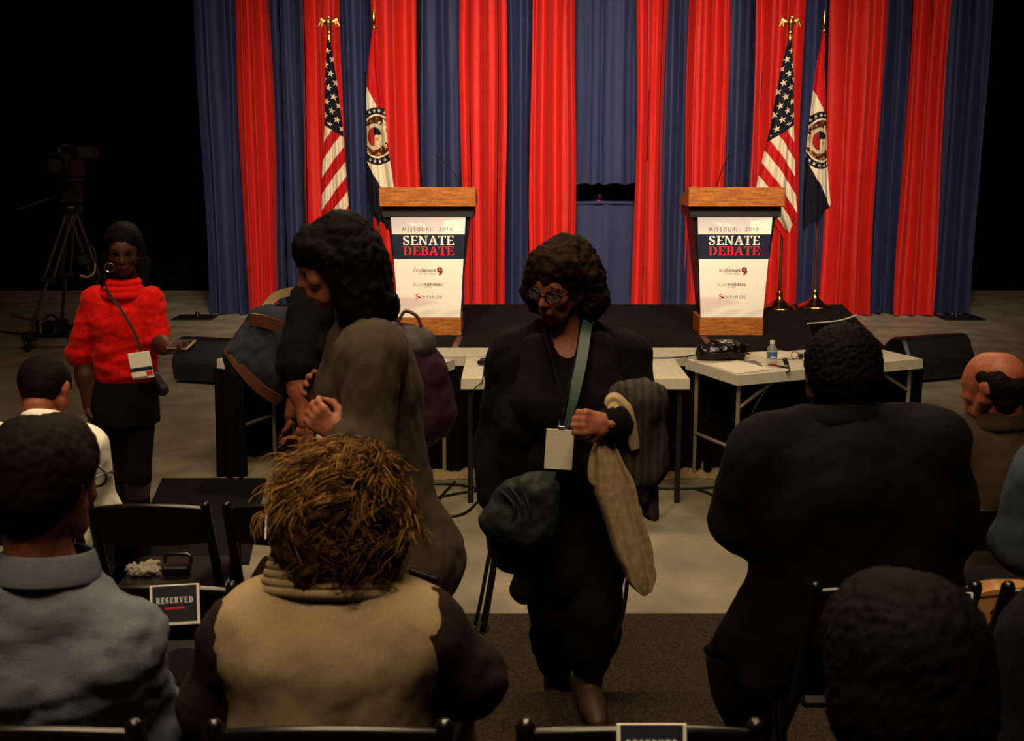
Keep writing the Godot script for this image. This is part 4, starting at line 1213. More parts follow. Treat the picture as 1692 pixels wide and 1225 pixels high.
# hand: wrist, finger direction, palm normal, curl 0..1, thumb side sign
func hand_prims(w: Vector3, dir: Vector3, palm: Vector3, curl: float, side: float, sc := 1.0, spread := 1.0) -> Array:
	var y := dir.normalized()
	var z := (palm - y * palm.dot(y)).normalized()
	var x := y.cross(z) * side
	var r := []
	var pl := 0.088 * sc
	r.append(c(w, w + y * 0.03 * sc, 0.024 * sc, 0.027 * sc, z, 0.72))
	for i in 4:
		var ox := (0.030 - i * 0.0195) * sc
		var kn := w + y * (pl - absf(i - 1.3) * 0.004 * sc) + x * ox * spread
		r.append(c(w + y * 0.025 * sc + x * ox * 0.6, kn, 0.014 * sc, 0.0115 * sc, z, 0.85))
		var ln: float = [0.072, 0.08, 0.074, 0.058][i] * sc
		var a := curl * 0.9 + 0.12 + 0.04 * i
		var p := kn
		var ang := 0.0
		for s in 3:
			ang += a * [0.8, 1.15, 0.8][s]
			var nx: Vector3 = p + (y * cos(ang) + z * sin(ang) + x * (0.10 * (1.2 - i)) * spread * (1.0 - curl)) * ln * [0.42, 0.32, 0.26][s]
			r.append(c(p, nx, (0.0098 - 0.0008 * s) * sc, (0.0092 - 0.0010 * s) * sc))
			p = nx
	var t0 := w + y * 0.028 * sc + x * 0.024 * sc
	var t1 := t0 + (y * 0.55 + x * 0.62 + z * (0.25 + curl * 0.4)).normalized() * 0.042 * sc
	var t2 := t1 + (y * 0.75 + x * (0.35 - curl * 0.6) + z * (0.2 + curl * 0.5)).normalized() * 0.032 * sc
	var t3 := t2 + (y * 0.8 + x * (0.05 - curl * 0.7) + z * (0.2 + curl * 0.4)).normalized() * 0.024 * sc
	r.append(c(t0, t1, 0.0165 * sc, 0.0115 * sc)); r.append(c(t1, t2, 0.0108 * sc, 0.0098 * sc)); r.append(c(t2, t3, 0.0098 * sc, 0.0085 * sc))
	return r
func torso_prims(J: Dictionary, g := 1.0, off := 0.0, w := 1.3) -> Array:
	var rt: Vector3 = J.rt.normalized()
	var hp: Vector3 = J.hp
	var ch: Vector3 = J.ch
	var nk: Vector3 = J.nk
	var mid := hp.lerp(ch, 0.45)
	var r := [
		c(hp, mid, 0.125 * g + off, 0.112 * g + off, rt, w),
		c(mid, ch, 0.112 * g + off, 0.122 * g + off, rt, w),
		c(ch, ch.lerp(nk, 0.55), 0.118 * g + off, 0.085 * g + off, rt, w),
		c((J.sh0 as Vector3).lerp(ch, 0.18), (J.sh1 as Vector3).lerp(ch, 0.18), 0.068 * g + off, 0.068 * g + off),
		c((J.sh0 as Vector3).lerp(nk, 0.1), nk + Vector3(0, -0.02, 0) + ((J.sh0 as Vector3) - nk).normalized() * 0.03, 0.054 * g + off, 0.040 * g + off),
		c((J.sh1 as Vector3).lerp(nk, 0.1), nk + Vector3(0, -0.02, 0) + ((J.sh1 as Vector3) - nk).normalized() * 0.03, 0.054 * g + off, 0.040 * g + off),
	]
	return r
func neck_prims(J: Dictionary, g := 1.0) -> Array:
	var b := hb(J)
	return [c(J.nk, J.hd + b * Vector3(0, -0.07, -0.02), 0.058 * g, 0.052 * g)]
func arm_prims(J: Dictionary, s: int, g := 1.0, off := 0.0, upto := 2.0) -> Array:
	var sh: Vector3 = J["sh%d" % s]
	var el: Vector3 = J["el%d" % s]
	var wr: Vector3 = J["wr%d" % s]
	var r := []
	if upto < 1.0:
		r.append(c(sh, sh.lerp(el, upto), 0.056 * g + off, 0.048 * g + off))
		return r
	r.append(c(sh, el, 0.056 * g + off, 0.042 * g + off))
	var t := upto - 1.0
	r.append(c(el, el.lerp(wr, minf(t, 0.4)), 0.041 * g + off, 0.040 * g + off))
	if t > 0.4: r.append(c(el.lerp(wr, 0.4), el.lerp(wr, t), 0.040 * g + off, lerpf(0.040, 0.028, (t - 0.4) / 0.6) * g + off))
	return r
func leg_prims(J: Dictionary, s: int, g := 1.0, off := 0.0, upto := 2.0, foot := true) -> Array:
	var hj: Vector3 = J["hj%d" % s]
	var kn: Vector3 = J["kn%d" % s]
	var an: Vector3 = J["an%d" % s]
	var r := [c(hj, kn, 0.088 * g + off, 0.058 * g + off)]
	var t := upto - 1.0
	r.append(c(kn, kn.lerp(an, minf(0.35, t)), 0.056 * g + off, 0.057 * g + off))
	if t > 0.35: r.append(c(kn.lerp(an, 0.35), kn.lerp(an, t), 0.057 * g + off, lerpf(0.057, 0.036, (t - 0.35) / 0.65) * g + off))
	if foot and J.has("to%d" % s):
		var to: Vector3 = J["to%d" % s]
		r.append(c(an + Vector3(0, -0.045, 0), an.lerp(to, 0.55) + Vector3(0, -0.02, 0), 0.038 + off * 0.5, 0.036 + off * 0.5))
		r.append(c(an.lerp(to, 0.55) + Vector3(0, -0.02, 0), to, 0.036 + off * 0.5, 0.028 + off * 0.5))
	return r
func body_arrays(J: Dictionary, g: float, head: Array, hands: Array, hcell := 0.0055) -> Array:
	var pr := torso_prims(J, g, -0.012)
	pr.append_array(neck_prims(J))
	for s in 2:
		pr.append_array(arm_prims(J, s, lerpf(1.0, g, 0.5)))
		if J.has("hj%d" % s): pr.append_array(leg_prims(J, s, lerpf(1.0, g, 0.5), -0.006))
	var out := [blob(pr, 0.015, 0.05), blob(head, hcell, 0.016)]
	for h in hands: out.append(blob(h, 0.004, 0.010))
	return out
func seat_legs(J: Dictionary, seat_y: float, floor_y: float, spread := 0.10) -> void:
	# thighs forward (away from the camera), shins down
	var hp: Vector3 = J.hp
	var rt: Vector3 = J.rt
	for s in 2:
		var k := (-1.0 if s == 0 else 1.0)
		J["hj%d" % s] = Vector3(hp.x, seat_y + 0.09, hp.z) + rt * k * 0.09
		J["kn%d" % s] = Vector3(hp.x, seat_y + 0.08, hp.z - 0.43) + rt * k * (0.09 + spread)
		J["an%d" % s] = Vector3(hp.x, floor_y + 0.09, hp.z - 0.46) + rt * k * (0.09 + spread)
		J["to%d" % s] = Vector3(hp.x, floor_y + 0.03, hp.z - 0.62) + rt * k * (0.10 + spread)
func hair_cap(J: Dictionary, list: Array, k := 0.02, cell := 0.007, amp := 0.006, freq := 30.0, sd := 3) -> Array:
	var b := hb(J)
	var r := []
	for e in list:
		r.append(c(J.hd + b * Vector3(e[0], e[1], e[2]), J.hd + b * Vector3(e[3], e[4], e[5]), e[6], e[7]))
	return blob(r, cell, k, amp, freq, sd)
func ring_collar(at: Vector3, up: Vector3, rx: float, rz: float, h: float, thick: float, x: Vector3, open := 0.0) -> MB:
	# a rounded band that stands round a neck and leans inward
	var u := up.normalized()
	var xx := (x - u * x.dot(u)).normalized()
	var zz := xx.cross(u)
	var cs := []
	var ax := []
	var ay := []
	for i in 41:
		var a := TAU * i / 40.0
		var d := xx * cos(a) * rx + zz * sin(a) * rz
		cs.append(at + d * 0.96 + u * h * 0.5)
		ax.append(d.normalized() * thick)
		ay.append(u * h * 0.58 - d.normalized() * h * 0.16)
	return MB.new().rings(cs, ax, ay, 12, false)
func _ring_arr(at: Vector3, up: Vector3, rx: float, rz: float, r: float) -> Array:
	var u := up.normalized()
	var xx := (Vector3.RIGHT - u * u.x).normalized()
	var zz := xx.cross(u)
	var cs := []
	var ax := []
	var ay := []
	for i in 41:
		var a := TAU * i / 40.0
		var d := xx * cos(a) * rx + zz * sin(a) * rz
		cs.append(at + d); ax.append(d.normalized() * r); ay.append(u * r)
	var m := MB.new().rings(cs, ax, ay, 8, false)
	return [m.v, m.n, m.ix]
func rel(arr: Array, at: Vector3) -> Array:
	return arr.map(func(p): return p - at)

# ---- seated audience ------------------------------------------------------------------------
func audience() -> void:
	man_white_shirt()
	man_blue_shirt()
	woman_vest()
	man_suit()
	man_bald()
	person_denim_sleeve()
	person_dark_head()
	person_dark_corner()
func man_white_shirt() -> void:
	var d := 4.15
	var J := {hd = P(75, 650, d + 0.10), hf = Vector3(0.05, -0.55, -1), hu = Vector3(0, 1, -0.5), rt = Vector3(1, 0, 0), nk = P(72, 705, d + 0.02), ch = P(65, 800, d), hp = P(62, 945, d - 0.05),
		sh0 = P(-12, 738, d), sh1 = P(140, 740, d), el0 = P(-45, 850, d + 0.12), el1 = P(172, 845, d + 0.10), wr0 = P(0, 880, d + 0.35), wr1 = P(130, 880, d + 0.35)}
	seat_legs(J, TIER1 + 0.46, TIER1)
	var o := thing("person", "seated person in a white shirt with head bent down, seen from behind", "person", Vector3(J.hp.x, TIER1, J.hp.z))
	var at := o.position
	part("body", bm(body_arrays(J, 1.0, head_prims(J, 1.03, true), [hand_prims(J.wr0, Vector3(0.5, -0.2, -1), Vector3(0, 1, 0), 0.5, 1), hand_prims(J.wr1, Vector3(-0.5, -0.2, -1), Vector3(0, 1, 0), 0.5, -1)]), at), M.skin_ruddy, o)
	part("hair", bm([hair_cap(J, [[0, 0.048, -0.032, 0, 0.048, 0.022, 0.086, 0.076], [0, 0.0, -0.055, 0, 0.02, -0.05, 0.062, 0.066], [0, 0.06, 0.03, 0, 0.055, 0.05, 0.06, 0.05]], 0.03, 0.008, 0.003, 60.0)], at), M.hair_dark, o)
	var sh := torso_prims(J, 1.06, 0.012, 1.35)
	for s in 2: sh.append_array(arm_prims(J, s, 1.1, 0.012, 1.9))
	part("shirt", bm([blob(sh, 0.014, 0.05, 0.012, 7.0, 5)], at), M.white_shirt, o)
	part("collar", ring_collar(J.nk + Vector3(0, -0.005, 0) - at, Vector3(0, 1, -0.45), 0.082, 0.086, 0.05, 0.006, Vector3.RIGHT, 0.0).mesh(), M.white_shirt, o)
	var tr := []
	for s in 2: tr.append_array(leg_prims(J, s, 1.05, 0.012, 1.95, false))
	part("trousers", bm([blob(tr, 0.016, 0.05)], at), M.black_cloth, o)
func man_blue_shirt() -> void:
	var d := 2.22
	var J := {hd = P(76, 806, d + 0.03), hf = Vector3(0.25, -0.08, -1), hu = Vector3(0.02, 1, 0), rt = Vector3(1, 0, 0.05), nk = P(78, 945, d), ch = P(60, 1090, d), hp = P(55, 1300, d),
		sh0 = P(-105, 1040, d), sh1 = P(200, 1078, d - 0.03), el0 = P(-175, 1200, d + 0.05), el1 = P(264, 1228, d + 0.05), wr0 = P(-90, 1260, d + 0.3), wr1 = P(200, 1260, d + 0.32)}
	seat_legs(J, TIER3 + 0.46, TIER3)
	var o := thing("person", "seated person in a grey-blue collared shirt, wearing glasses, seen from behind", "person", Vector3(J.hp.x, TIER3, J.hp.z))
	var at := o.position
	part("body", bm(body_arrays(J, 1.0, head_prims(J, 1.06, true), [hand_prims(J.wr0, Vector3(0.5, -0.2, -1), Vector3(0, 1, 0), 0.5, 1), hand_prims(J.wr1, Vector3(-0.5, -0.2, -1), Vector3(0, 1, 0), 0.5, -1)], 0.005), at), M.skin_fair, o)
	part("hair", bm([hair_cap(J, [[0, 0.052, -0.036, 0, 0.055, 0.03, 0.096, 0.082], [-0.02, 0.0, -0.062, 0.02, 0.0, -0.062, 0.062, 0.062], [0, -0.045, -0.062, 0, -0.01, -0.06, 0.050, 0.06], [-0.066, 0.01, -0.02, -0.066, 0.04, 0.0, 0.026, 0.03], [0.064, 0.035, -0.02, 0.062, 0.045, 0.01, 0.028, 0.03], [0.0, 0.08, 0.045, 0.03, 0.075, 0.05, 0.05, 0.045]], 0.03, 0.006, 0.004, 40.0, 8)], at), M.hair_dark, o)
	var sh := torso_prims(J, 1.06, 0.012, 1.42)
	for s in 2: sh.append_array(arm_prims(J, s, 1.12, 0.014, 1.9))
	part("shirt", bm([blob(sh, 0.011, 0.06, 0.022, 6.0, 9, Vector3(0.8, 1.5, 1))], at), M.blue_shirt, o)
	part("collar", ring_collar(J.nk + Vector3(0, -0.012, 0.0) - at, Vector3(0.02, 1, -0.16), 0.094, 0.096, 0.050, 0.005, J.rt, 0.0).mesh(), M.blue_shirt, o)
	var tr := []
	for s in 2: tr.append_array(leg_prims(J, s, 1.05, 0.012, 1.95, false))
	part("trousers", bm([blob(tr, 0.016, 0.05)], at), M.black_cloth, o)
	var b := hb(J)
	var gl := thing("eyeglasses", "dark-framed eyeglasses worn by the person in the grey-blue shirt", "eyeglasses", J.hd)
	for s in [-1.0, 1.0]:
		part("temple", MB.new().tube([b * Vector3(s * 0.086, 0.020, -0.01), b * Vector3(s * 0.089, 0.024, 0.05), b * Vector3(s * 0.078, 0.018, 0.108)], 0.004, 6, true, 0.5).mesh(), M.black_gloss, gl)
		var pts := []
		for i in 17: pts.append(b * Vector3(s * 0.038 + 0.028 * cos(TAU * i / 16.0), 0.006 + 0.021 * sin(TAU * i / 16.0), 0.112 - absf(s * 0.038 + 0.028 * cos(TAU * i / 16.0)) * 0.15))
		var rim := part("rim", MB.new().tube(pts, 0.003, 6).mesh(), M.black_gloss, gl)
		part("glass_lens", MB.new().lathe(b * Vector3(s * 0.038, 0.006, 0.105), [Vector2(0.024, 0), Vector2(0.024, 0.002)], 16, b.z).mesh(), M.glass, rim)
	part("bridge", MB.new().tube([b * Vector3(-0.012, 0.012, 0.112), b * Vector3(0, 0.016, 0.116), b * Vector3(0.012, 0.012, 0.112)], 0.003, 6).mesh(), M.black_gloss, gl)
	part("hinge", MB.new().box(b * Vector3(0.079, 0.018, 0.104), Vector3(0.008, 0.012, 0.012), 0.002, b).mesh(), M.silver, gl)
func woman_vest() -> void:
	var d := 2.16
	var J := {hd = P(562, 864, d + 0.06), hf = Vector3(-0.35, -0.35, -1), hu = Vector3(0.05, 1, -0.3), rt = Vector3(1, 0, 0), nk = P(548, 965, d + 0.02), ch = P(548, 1075, d), hp = P(545, 1290, d),
		sh0 = P(412, 1058, d), sh1 = P(690, 1052, d), el0 = P(366, 1165, d + 0.04), el1 = P(766, 1120, d + 0.05), wr0 = P(440, 1180, d + 0.3), wr1 = P(700, 1130, d + 0.32)}
	seat_legs(J, TIER3 + 0.46, TIER3)
	var o := thing("person", "seated person in a tan sleeveless vest over brown sleeves, seen from behind", "person", Vector3(J.hp.x, TIER3, J.hp.z))
	var at := o.position
	part("body", bm(body_arrays(J, 1.05, head_prims(J, 1.02), [hand_prims(J.wr0, Vector3(0.5, -0.2, -1), Vector3(0, 1, 0), 0.5, 1), hand_prims(J.wr1, Vector3(-0.4, 0.3, -1), Vector3(-1, 0, 0), 0.5, -1)], 0.005), at), M.skin_ruddy, o)
	var sw := []
	for s in 2: sw.append_array(arm_prims(J, s, 1.42, 0.012, 1.92))
	sw.append(c(J.sh0, J.sh1, 0.07, 0.07))
	part("sweater_sleeves", bm([blob(sw, 0.012, 0.05, 0.012, 9.0, 4)], at), M.brown_knit, o)
	var v := torso_prims(J, 1.0, 0.028, 1.28)
	v.append(c(J.sh0 + Vector3(0.006, 0.018, 0), J.sh1 + Vector3(-0.006, 0.016, 0), 0.062, 0.062))
	v.append(c(J.sh0 + Vector3(0.05, 0.035, 0), J.sh1 + Vector3(-0.05, 0.035, 0), 0.055, 0.055))
	v.append(c((J.sh0 as Vector3).lerp(J.hp, 0.4) + Vector3(0.035, 0, 0), (J.sh1 as Vector3).lerp(J.hp, 0.4) - Vector3(0.035, 0, 0), 0.10, 0.10))
	part("vest", bm([blob(v, 0.011, 0.045, 0.010, 6.0, 12)], at), M.vest, o)
	var cu := Vector3(0.03, 1, -0.30)
	var cm := MB.new()
	for k in 6:
		var kk := k / 5.0
		cm.add(_ring_arr(J.nk + Vector3(0, -0.012 + 0.070 * kk, -0.022 * kk) - at, cu, 0.128 - 0.022 * kk, 0.116 - 0.018 * kk, 0.0105))
	part("ribbed_collar", cm.mesh(), M.vest_collar, o)
	var tr := []
	for s in 2: tr.append_array(leg_prims(J, s, 1.1, 0.012, 1.95, false))
	part("trousers", bm([blob(tr, 0.016, 0.05)], at), M.cardigan, o)
	# hair: a loose mass and many separate locks
	var hr := part("hair", bm([hair_cap(J, [[0, 0.055, -0.035, 0, 0.055, 0.02, 0.096, 0.090], [-0.035, 0.0, -0.055, 0.045, 0.005, -0.06, 0.076, 0.082], [-0.05, -0.06, -0.04, 0.045, -0.065, -0.05, 0.060, 0.068], [0.055, 0.06, -0.03, 0.07, -0.02, -0.01, 0.06, 0.055], [-0.05, 0.05, -0.01, -0.062, -0.02, 0.0, 0.06, 0.042], [0.0, -0.075, -0.06, 0.05, -0.085, -0.055, 0.05, 0.045], [-0.04, -0.075, -0.05, 0.0, -0.085, -0.06, 0.045, 0.045], [0.0, 0.10, 0.06, 0.02, 0.09, 0.05, 0.05, 0.06]], 0.045, 0.006, 0.018, 22.0, 31)], at), M.hair_gold_deep, o)
	var b := hb(J)
	var rg := RandomNumberGenerator.new(); rg.seed = 77
	var sets := [MB.new(), MB.new(), MB.new()]
	for i in 230:
		var th := rg.randf_range(-PI, PI)
		var ph := rg.randf_range(-0.7, 1.4)
		var n := Vector3(cos(ph) * sin(th), sin(ph), -cos(ph) * cos(th) * 0.95)
		if n.z > 0.75: continue
		var base := Vector3(0.0, 0.0, -0.025) + n * Vector3(0.100, 0.126, 0.110)
		var down := Vector3(rg.randf_range(-1.0, 1.0), -0.9, rg.randf_range(-0.5, 0.2))
		var tang := (down - n * down.dot(n)).normalized()
		var sidew := n.cross(tang)
		var ln := rg.randf_range(0.06, 0.125)
		var cu2 := rg.randf_range(-1.0, 1.0) * 0.030
		var cf := rg.randf_range(2.5, 8.0)
		var lift := rg.randf_range(0.004, 0.020)
		var hw := rg.randf_range(6.0, 11.0)
		var hp := rg.randf() * TAU
		var hr2 := rg.randf_range(0.004, 0.013)
		for q in 13:
			var o1 := sidew * rg.randfn(0.0, 0.0065) + n * rg.randfn(0.0, 0.004) + tang * rg.randfn(0.0, 0.010)
			var c1 := cu2 + rg.randfn(0.0, 0.006)
			var pts := []
			var rad := []
			for k in 10:
				var t := k / 9.0
				var p := base + o1 * (0.6 + 0.8 * t) + tang * ln * t + sidew * (sin(t * cf) * c1) + (sidew * cos(hw * t + hp) + n * sin(hw * t + hp) * 0.7) * hr2 + n * (0.004 + lift * sin(t * PI) + 0.006 * sin(t * cf * 1.7) - 0.024 * t * t * (0.6 - n.y * 0.6))
				pts.append(J.hd + b * p - at)
				rad.append(lerpf(0.0013, 0.0006, t) * rg.randf_range(0.8, 1.2))
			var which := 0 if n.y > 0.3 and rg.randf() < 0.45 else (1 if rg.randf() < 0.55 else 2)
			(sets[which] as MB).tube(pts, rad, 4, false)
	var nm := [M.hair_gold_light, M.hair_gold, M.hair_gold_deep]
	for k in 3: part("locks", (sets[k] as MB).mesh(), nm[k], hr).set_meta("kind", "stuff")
	# the phone she holds up in front of her
	var ph := thing("phone", "dark phone held up in front of the person in the tan vest", "phone", P(700, 952, d + 0.34))
	part("phone_body", MB.new().box(Vector3(0, 0, 0), Vector3(0.07, 0.016, 0.045), 0.006, Basis(Vector3.BACK, -0.35) * Basis(Vector3.RIGHT, -0.4)).mesh(), M.black_gloss, ph)
	part("phone_screen", MB.new().box(Basis(Vector3.BACK, -0.35) * Basis(Vector3.RIGHT, -0.4) * Vector3(0, 0.0085, 0), Vector3(0.062, 0.001, 0.038), 0.0003, Basis(Vector3.BACK, -0.35) * Basis(Vector3.RIGHT, -0.4)).mesh(), M.dark_print, ph)
func man_suit() -> void:
	var d := 3.08
	var J := {hd = P(1388, 630, d + 0.06), hf = Vector3(0, -0.25, -1), hu = Vector3(0, 1, -0.2), rt = Vector3(1, 0, 0), nk = P(1390, 705, d), ch = P(1395, 800, d), hp = P(1405, 1040, d),
		sh0 = P(1262, 752, d), sh1 = P(1540, 738, d), el0 = P(1222, 862, d + 0.03), el1 = P(1562, 880, d + 0.03), wr0 = P(1300, 900, d + 0.33), wr1 = P(1480, 900, d + 0.35)}
	seat_legs(J, TIER2 + 0.46, TIER2, 0.16)
	J.kn0 = P(1225, 1090, d + 0.35); J.an0 = P(1250, 1235, d + 0.28); J.to0 = P(1240, 1262, d + 0.42)
	var o := thing("person", "broad seated person in a dark suit, seen from behind", "person", Vector3(J.hp.x, TIER2, J.hp.z))
	var at := o.position
	part("body", bm(body_arrays(J, 1.2, head_prims(J, 1.08, true), [hand_prims(J.wr0, Vector3(0.5, -0.2, -1), Vector3(0, 1, 0), 0.5, 1), hand_prims(J.wr1, Vector3(-0.5, -0.2, -1), Vector3(0, 1, 0), 0.5, -1)]), at), M.skin_brown, o)
	part("hair", bm([hair_cap(J, [[0, 0.052, -0.03, 0, 0.055, 0.025, 0.100, 0.086], [-0.02, 0.0, -0.06, 0.02, 0.0, -0.06, 0.068, 0.068], [0, -0.04, -0.062, 0, -0.01, -0.06, 0.048, 0.06]], 0.03, 0.0055, 0.007, 85.0, 6)], at), M.hair_black, o)
	var jk := torso_prims(J, 1.24, 0.03, 1.42)
	for s in 2: jk.append_array(arm_prims(J, s, 1.5, 0.018, 1.9))
	jk.append(c((J.sh0 as Vector3).lerp(J.hp, 0.35), (J.sh1 as Vector3).lerp(J.hp, 0.35), 0.15, 0.15))
	jk.append(c((J.sh0 as Vector3).lerp(J.hp, 0.6), (J.sh1 as Vector3).lerp(J.hp, 0.6), 0.145, 0.16))
	# skirt of the jacket that spreads over the chair's left side
	jk.append(c(P(1290, 960, d), P(1228, 1062, d + 0.02), 0.075, 0.075, Vector3.BACK, 0.8))
	jk.append(c(P(1225, 1060, d + 0.02), P(1172, 1074, d + 0.06), 0.07, 0.022, Vector3.BACK, 0.7))
	jk.append(c(P(1330, 1000, d), P(1270, 1110, d), 0.12, 0.09))
	jk.append(c(P(1520, 960, d), P(1570, 1060, d + 0.02), 0.10, 0.09))
	part("suit_jacket", bm([blob(jk, 0.013, 0.035, 0.016, 5.0, 14)], at), M.suit, o)
	part("suit_collar", ring_collar(J.nk + Vector3(0, -0.005, -0.01) - at, Vector3(0, 1, -0.3), 0.112, 0.10, 0.05, 0.012, Vector3.RIGHT).mesh(), M.suit, o)
	var tr := []
	for s in 2: tr.append_array(leg_prims(J, s, 1.3, 0.02, 1.97, false))
	part("trousers", bm([blob(tr, 0.016, 0.05)], at), M.suit, o)
	var sh := []
	for s in 2:
		sh = [c(J["an%d" % s] + Vector3(0, -0.05, 0.02), J["to%d" % s], 0.045, 0.035)]
		part("shoe", bm([blob(sh, 0.01, 0.03)], at), M.boot_black, o)
	# sunglasses-like frame pushed up on a black cap: the bright curve above his hair is a laptop edge behind him
	var lp := thing("laptop", "open dark laptop on the right table, its pale top edge seen above curly hair", "laptop", Vector3(P(1392, 585, 7.75).x, TABLE, -7.75))
	var tb := Basis(Vector3.UP, 0.42)
	part("keyboard_base", MB.new().box(tb * Vector3(0, 0.012, 0.05), Vector3(0.36, 0.02, 0.25), 0.004, tb).mesh(), M.black_plastic, lp)
	part("pale_edge", MB.new().tube(spline([tb * Vector3(-0.19, 0.222, -0.13), tb * Vector3(-0.05, 0.222, -0.13), tb * Vector3(0.08, 0.228, -0.13), tb * Vector3(0.21, 0.255, -0.13)], 5), 0.006, 6).mesh(), M.white, lp)
	part("screen_lid", MB.new().box(tb * Vector3(0, 0.115, -0.10), Vector3(0.36, 0.22, 0.012), 0.004, tb * Basis(Vector3.RIGHT, -0.25)).mesh(), M.black_plastic, lp)
func man_bald() -> void:
	var d := 4.15
	var J := {hd = P(1641, 642, d), hf = Vector3(-0.66, -0.15, -0.78), hu = Vector3(-0.05, 1, 0), rt = Vector3(0.85, 0, -0.45), nk = P(1660, 702, d), ch = P(1690, 790, d), hp = P(1690, 940, d - 0.05),
		sh0 = P(1612, 728, d + 0.05), sh1 = P(1765, 740, d), el0 = P(1600, 850, d + 0.12), el1 = P(1800, 860, d), wr0 = P(1630, 890, d + 0.35), wr1 = P(1750, 890, d + 0.3)}
	seat_legs(J, TIER1 + 0.46, TIER1)
	var o := thing("person", "seated person in a dull tan jacket looking left, at the right edge", "person", Vector3(J.hp.x, TIER1, J.hp.z))
	var at := o.position
	part("body", bm(body_arrays(J, 1.05, head_prims(J, 1.04, true), [hand_prims(J.wr0, Vector3(0.5, -0.2, -1), Vector3(0, 1, 0), 0.5, 1), hand_prims(J.wr1, Vector3(-0.5, -0.2, -1), Vector3(0, 1, 0), 0.5, -1)], 0.0045), at), M.skin_ruddy, o)
	part("hair_fringe", bm([hair_cap(J, [[-0.056, 0.050, 0.000, -0.052, 0.040, -0.05, 0.028, 0.038], [0.056, 0.050, 0.000, 0.052, 0.040, -0.05, 0.028, 0.038], [-0.055, 0.01, -0.024, -0.05, 0.01, -0.05, 0.033, 0.040], [0.055, 0.01, -0.024, 0.05, 0.01, -0.05, 0.033, 0.040], [-0.046, 0.02, -0.06, -0.02, 0.012, -0.084, 0.040, 0.041], [0.046, 0.02, -0.06, 0.02, 0.012, -0.084, 0.040, 0.041], [-0.02, 0.005, -0.084, 0.02, 0.005, -0.084, 0.042, 0.042], [-0.035, -0.04, -0.062, 0.035, -0.04, -0.062, 0.040, 0.040]], 0.02, 0.0055, 0.003, 60.0, 2)], at), M.hair_dark, o)
	face(J, o, at, M.lips_fair, M.hair_brown)
	var jk := torso_prims(J, 1.12, 0.025, 1.35)
	for s in 2: jk.append_array(arm_prims(J, s, 1.3, 0.016, 1.9))
	part("jacket", bm([blob(jk, 0.014, 0.05, 0.012, 6.0, 21)], at), M.olive_jacket, o)
	part("jacket_collar", ring_collar(J.nk + Vector3(0, -0.005, 0) - at, Vector3(-0.1, 1, -0.1), 0.098, 0.10, 0.055, 0.012, J.rt).mesh(), M.olive_jacket, o)
	var tr := []
	for s in 2: tr.append_array(leg_prims(J, s, 1.1, 0.012, 1.95, false))
	part("trousers", bm([blob(tr, 0.016, 0.05)], at), M.black_cloth, o)
func plain_sitter(label: String, J: Dictionary, tier: float, g: float, shirt: Material, hairm: Material, skinm: Material, hair: Array, amp: float, sd: int) -> Node3D:
	seat_legs(J, tier + 0.46, tier)
	var o := thing("person", label, "person", Vector3(J.hp.x, tier, J.hp.z))
	var at := o.position
	part("body", bm(body_arrays(J, g, head_prims(J, 1.03, true), [hand_prims(J.wr0, Vector3(0.5, -0.2, -1), Vector3(0, 1, 0), 0.5, 1), hand_prims(J.wr1, Vector3(-0.5, -0.2, -1), Vector3(0, 1, 0), 0.5, -1)], 0.007), at), skinm, o)
	part("hair", bm([hair_cap(J, hair, 0.03, 0.007, amp, 70.0, sd)], at), hairm, o)
	var jk := torso_prims(J, g, 0.02, 1.35)
	for s in 2: jk.append_array(arm_prims(J, s, 1.35, 0.016, 1.9))
	part("shirt", bm([blob(jk, 0.014, 0.05, 0.014, 6.0, sd)], at), shirt, o)
	var tr := []
	for s in 2: tr.append_array(leg_prims(J, s, 1.1, 0.012, 1.95, false))
	part("trousers", bm([blob(tr, 0.016, 0.05)], at), M.black_cloth, o)
	return o
const SHORT_HAIR := [[0, 0.05, -0.034, 0, 0.052, 0.024, 0.094, 0.084], [-0.02, 0.0, -0.06, 0.02, 0.0, -0.06, 0.064, 0.064], [0, -0.04, -0.06, 0, -0.01, -0.06, 0.046, 0.058]]
func person_denim_sleeve() -> void:
	var d := 3.02
	var J := {hd = P(1850, 640, d), hf = Vector3(0, -0.2, -1), hu = Vector3(0, 1, 0), rt = Vector3(1, 0, 0), nk = P(1850, 730, d), ch = P(1855, 830, d), hp = P(1850, 1060, d),
		sh0 = P(1728, 790, d), sh1 = P(1975, 790, d), el0 = P(1688, 900, d + 0.02), el1 = P(2010, 920, d), wr0 = P(1750, 900, d + 0.3), wr1 = P(1930, 940, d + 0.3)}
	plain_sitter("seated person at the right edge, only a faded blue denim sleeve in view", J, TIER2, 1.1, M.denim_sleeve, M.hair_brown, M.skin_fair, SHORT_HAIR, 0.006, 3)
func person_dark_head() -> void:
	var d := 1.42
	var J := {hd = P(1486, 1128, d), hf = Vector3(0, -0.2, -1), hu = Vector3(0, 1, -0.05), rt = Vector3(1, 0, 0), nk = P(1486, 1330, d), ch = P(1486, 1520, d), hp = P(1486, 1900, d - 0.1),
		sh0 = P(1290, 1440, d), sh1 = P(1690, 1440, d), el0 = P(1240, 1750, d), el1 = P(1730, 1750, d), wr0 = P(1380, 1800, d + 0.25), wr1 = P(1590, 1800, d + 0.25)}
	var h := [[0, 0.045, -0.034, 0, 0.05, 0.024, 0.100, 0.09], [-0.03, -0.02, -0.05, 0.03, -0.02, -0.05, 0.072, 0.072], [0, -0.06, -0.05, 0, -0.03, -0.055, 0.066, 0.07]]
	plain_sitter("seated person in the lower right foreground, only a dark head in view", J, TIER3, 0.95, M.black_cloth, M.hair_black, M.skin_dark, h, 0.006, 16)
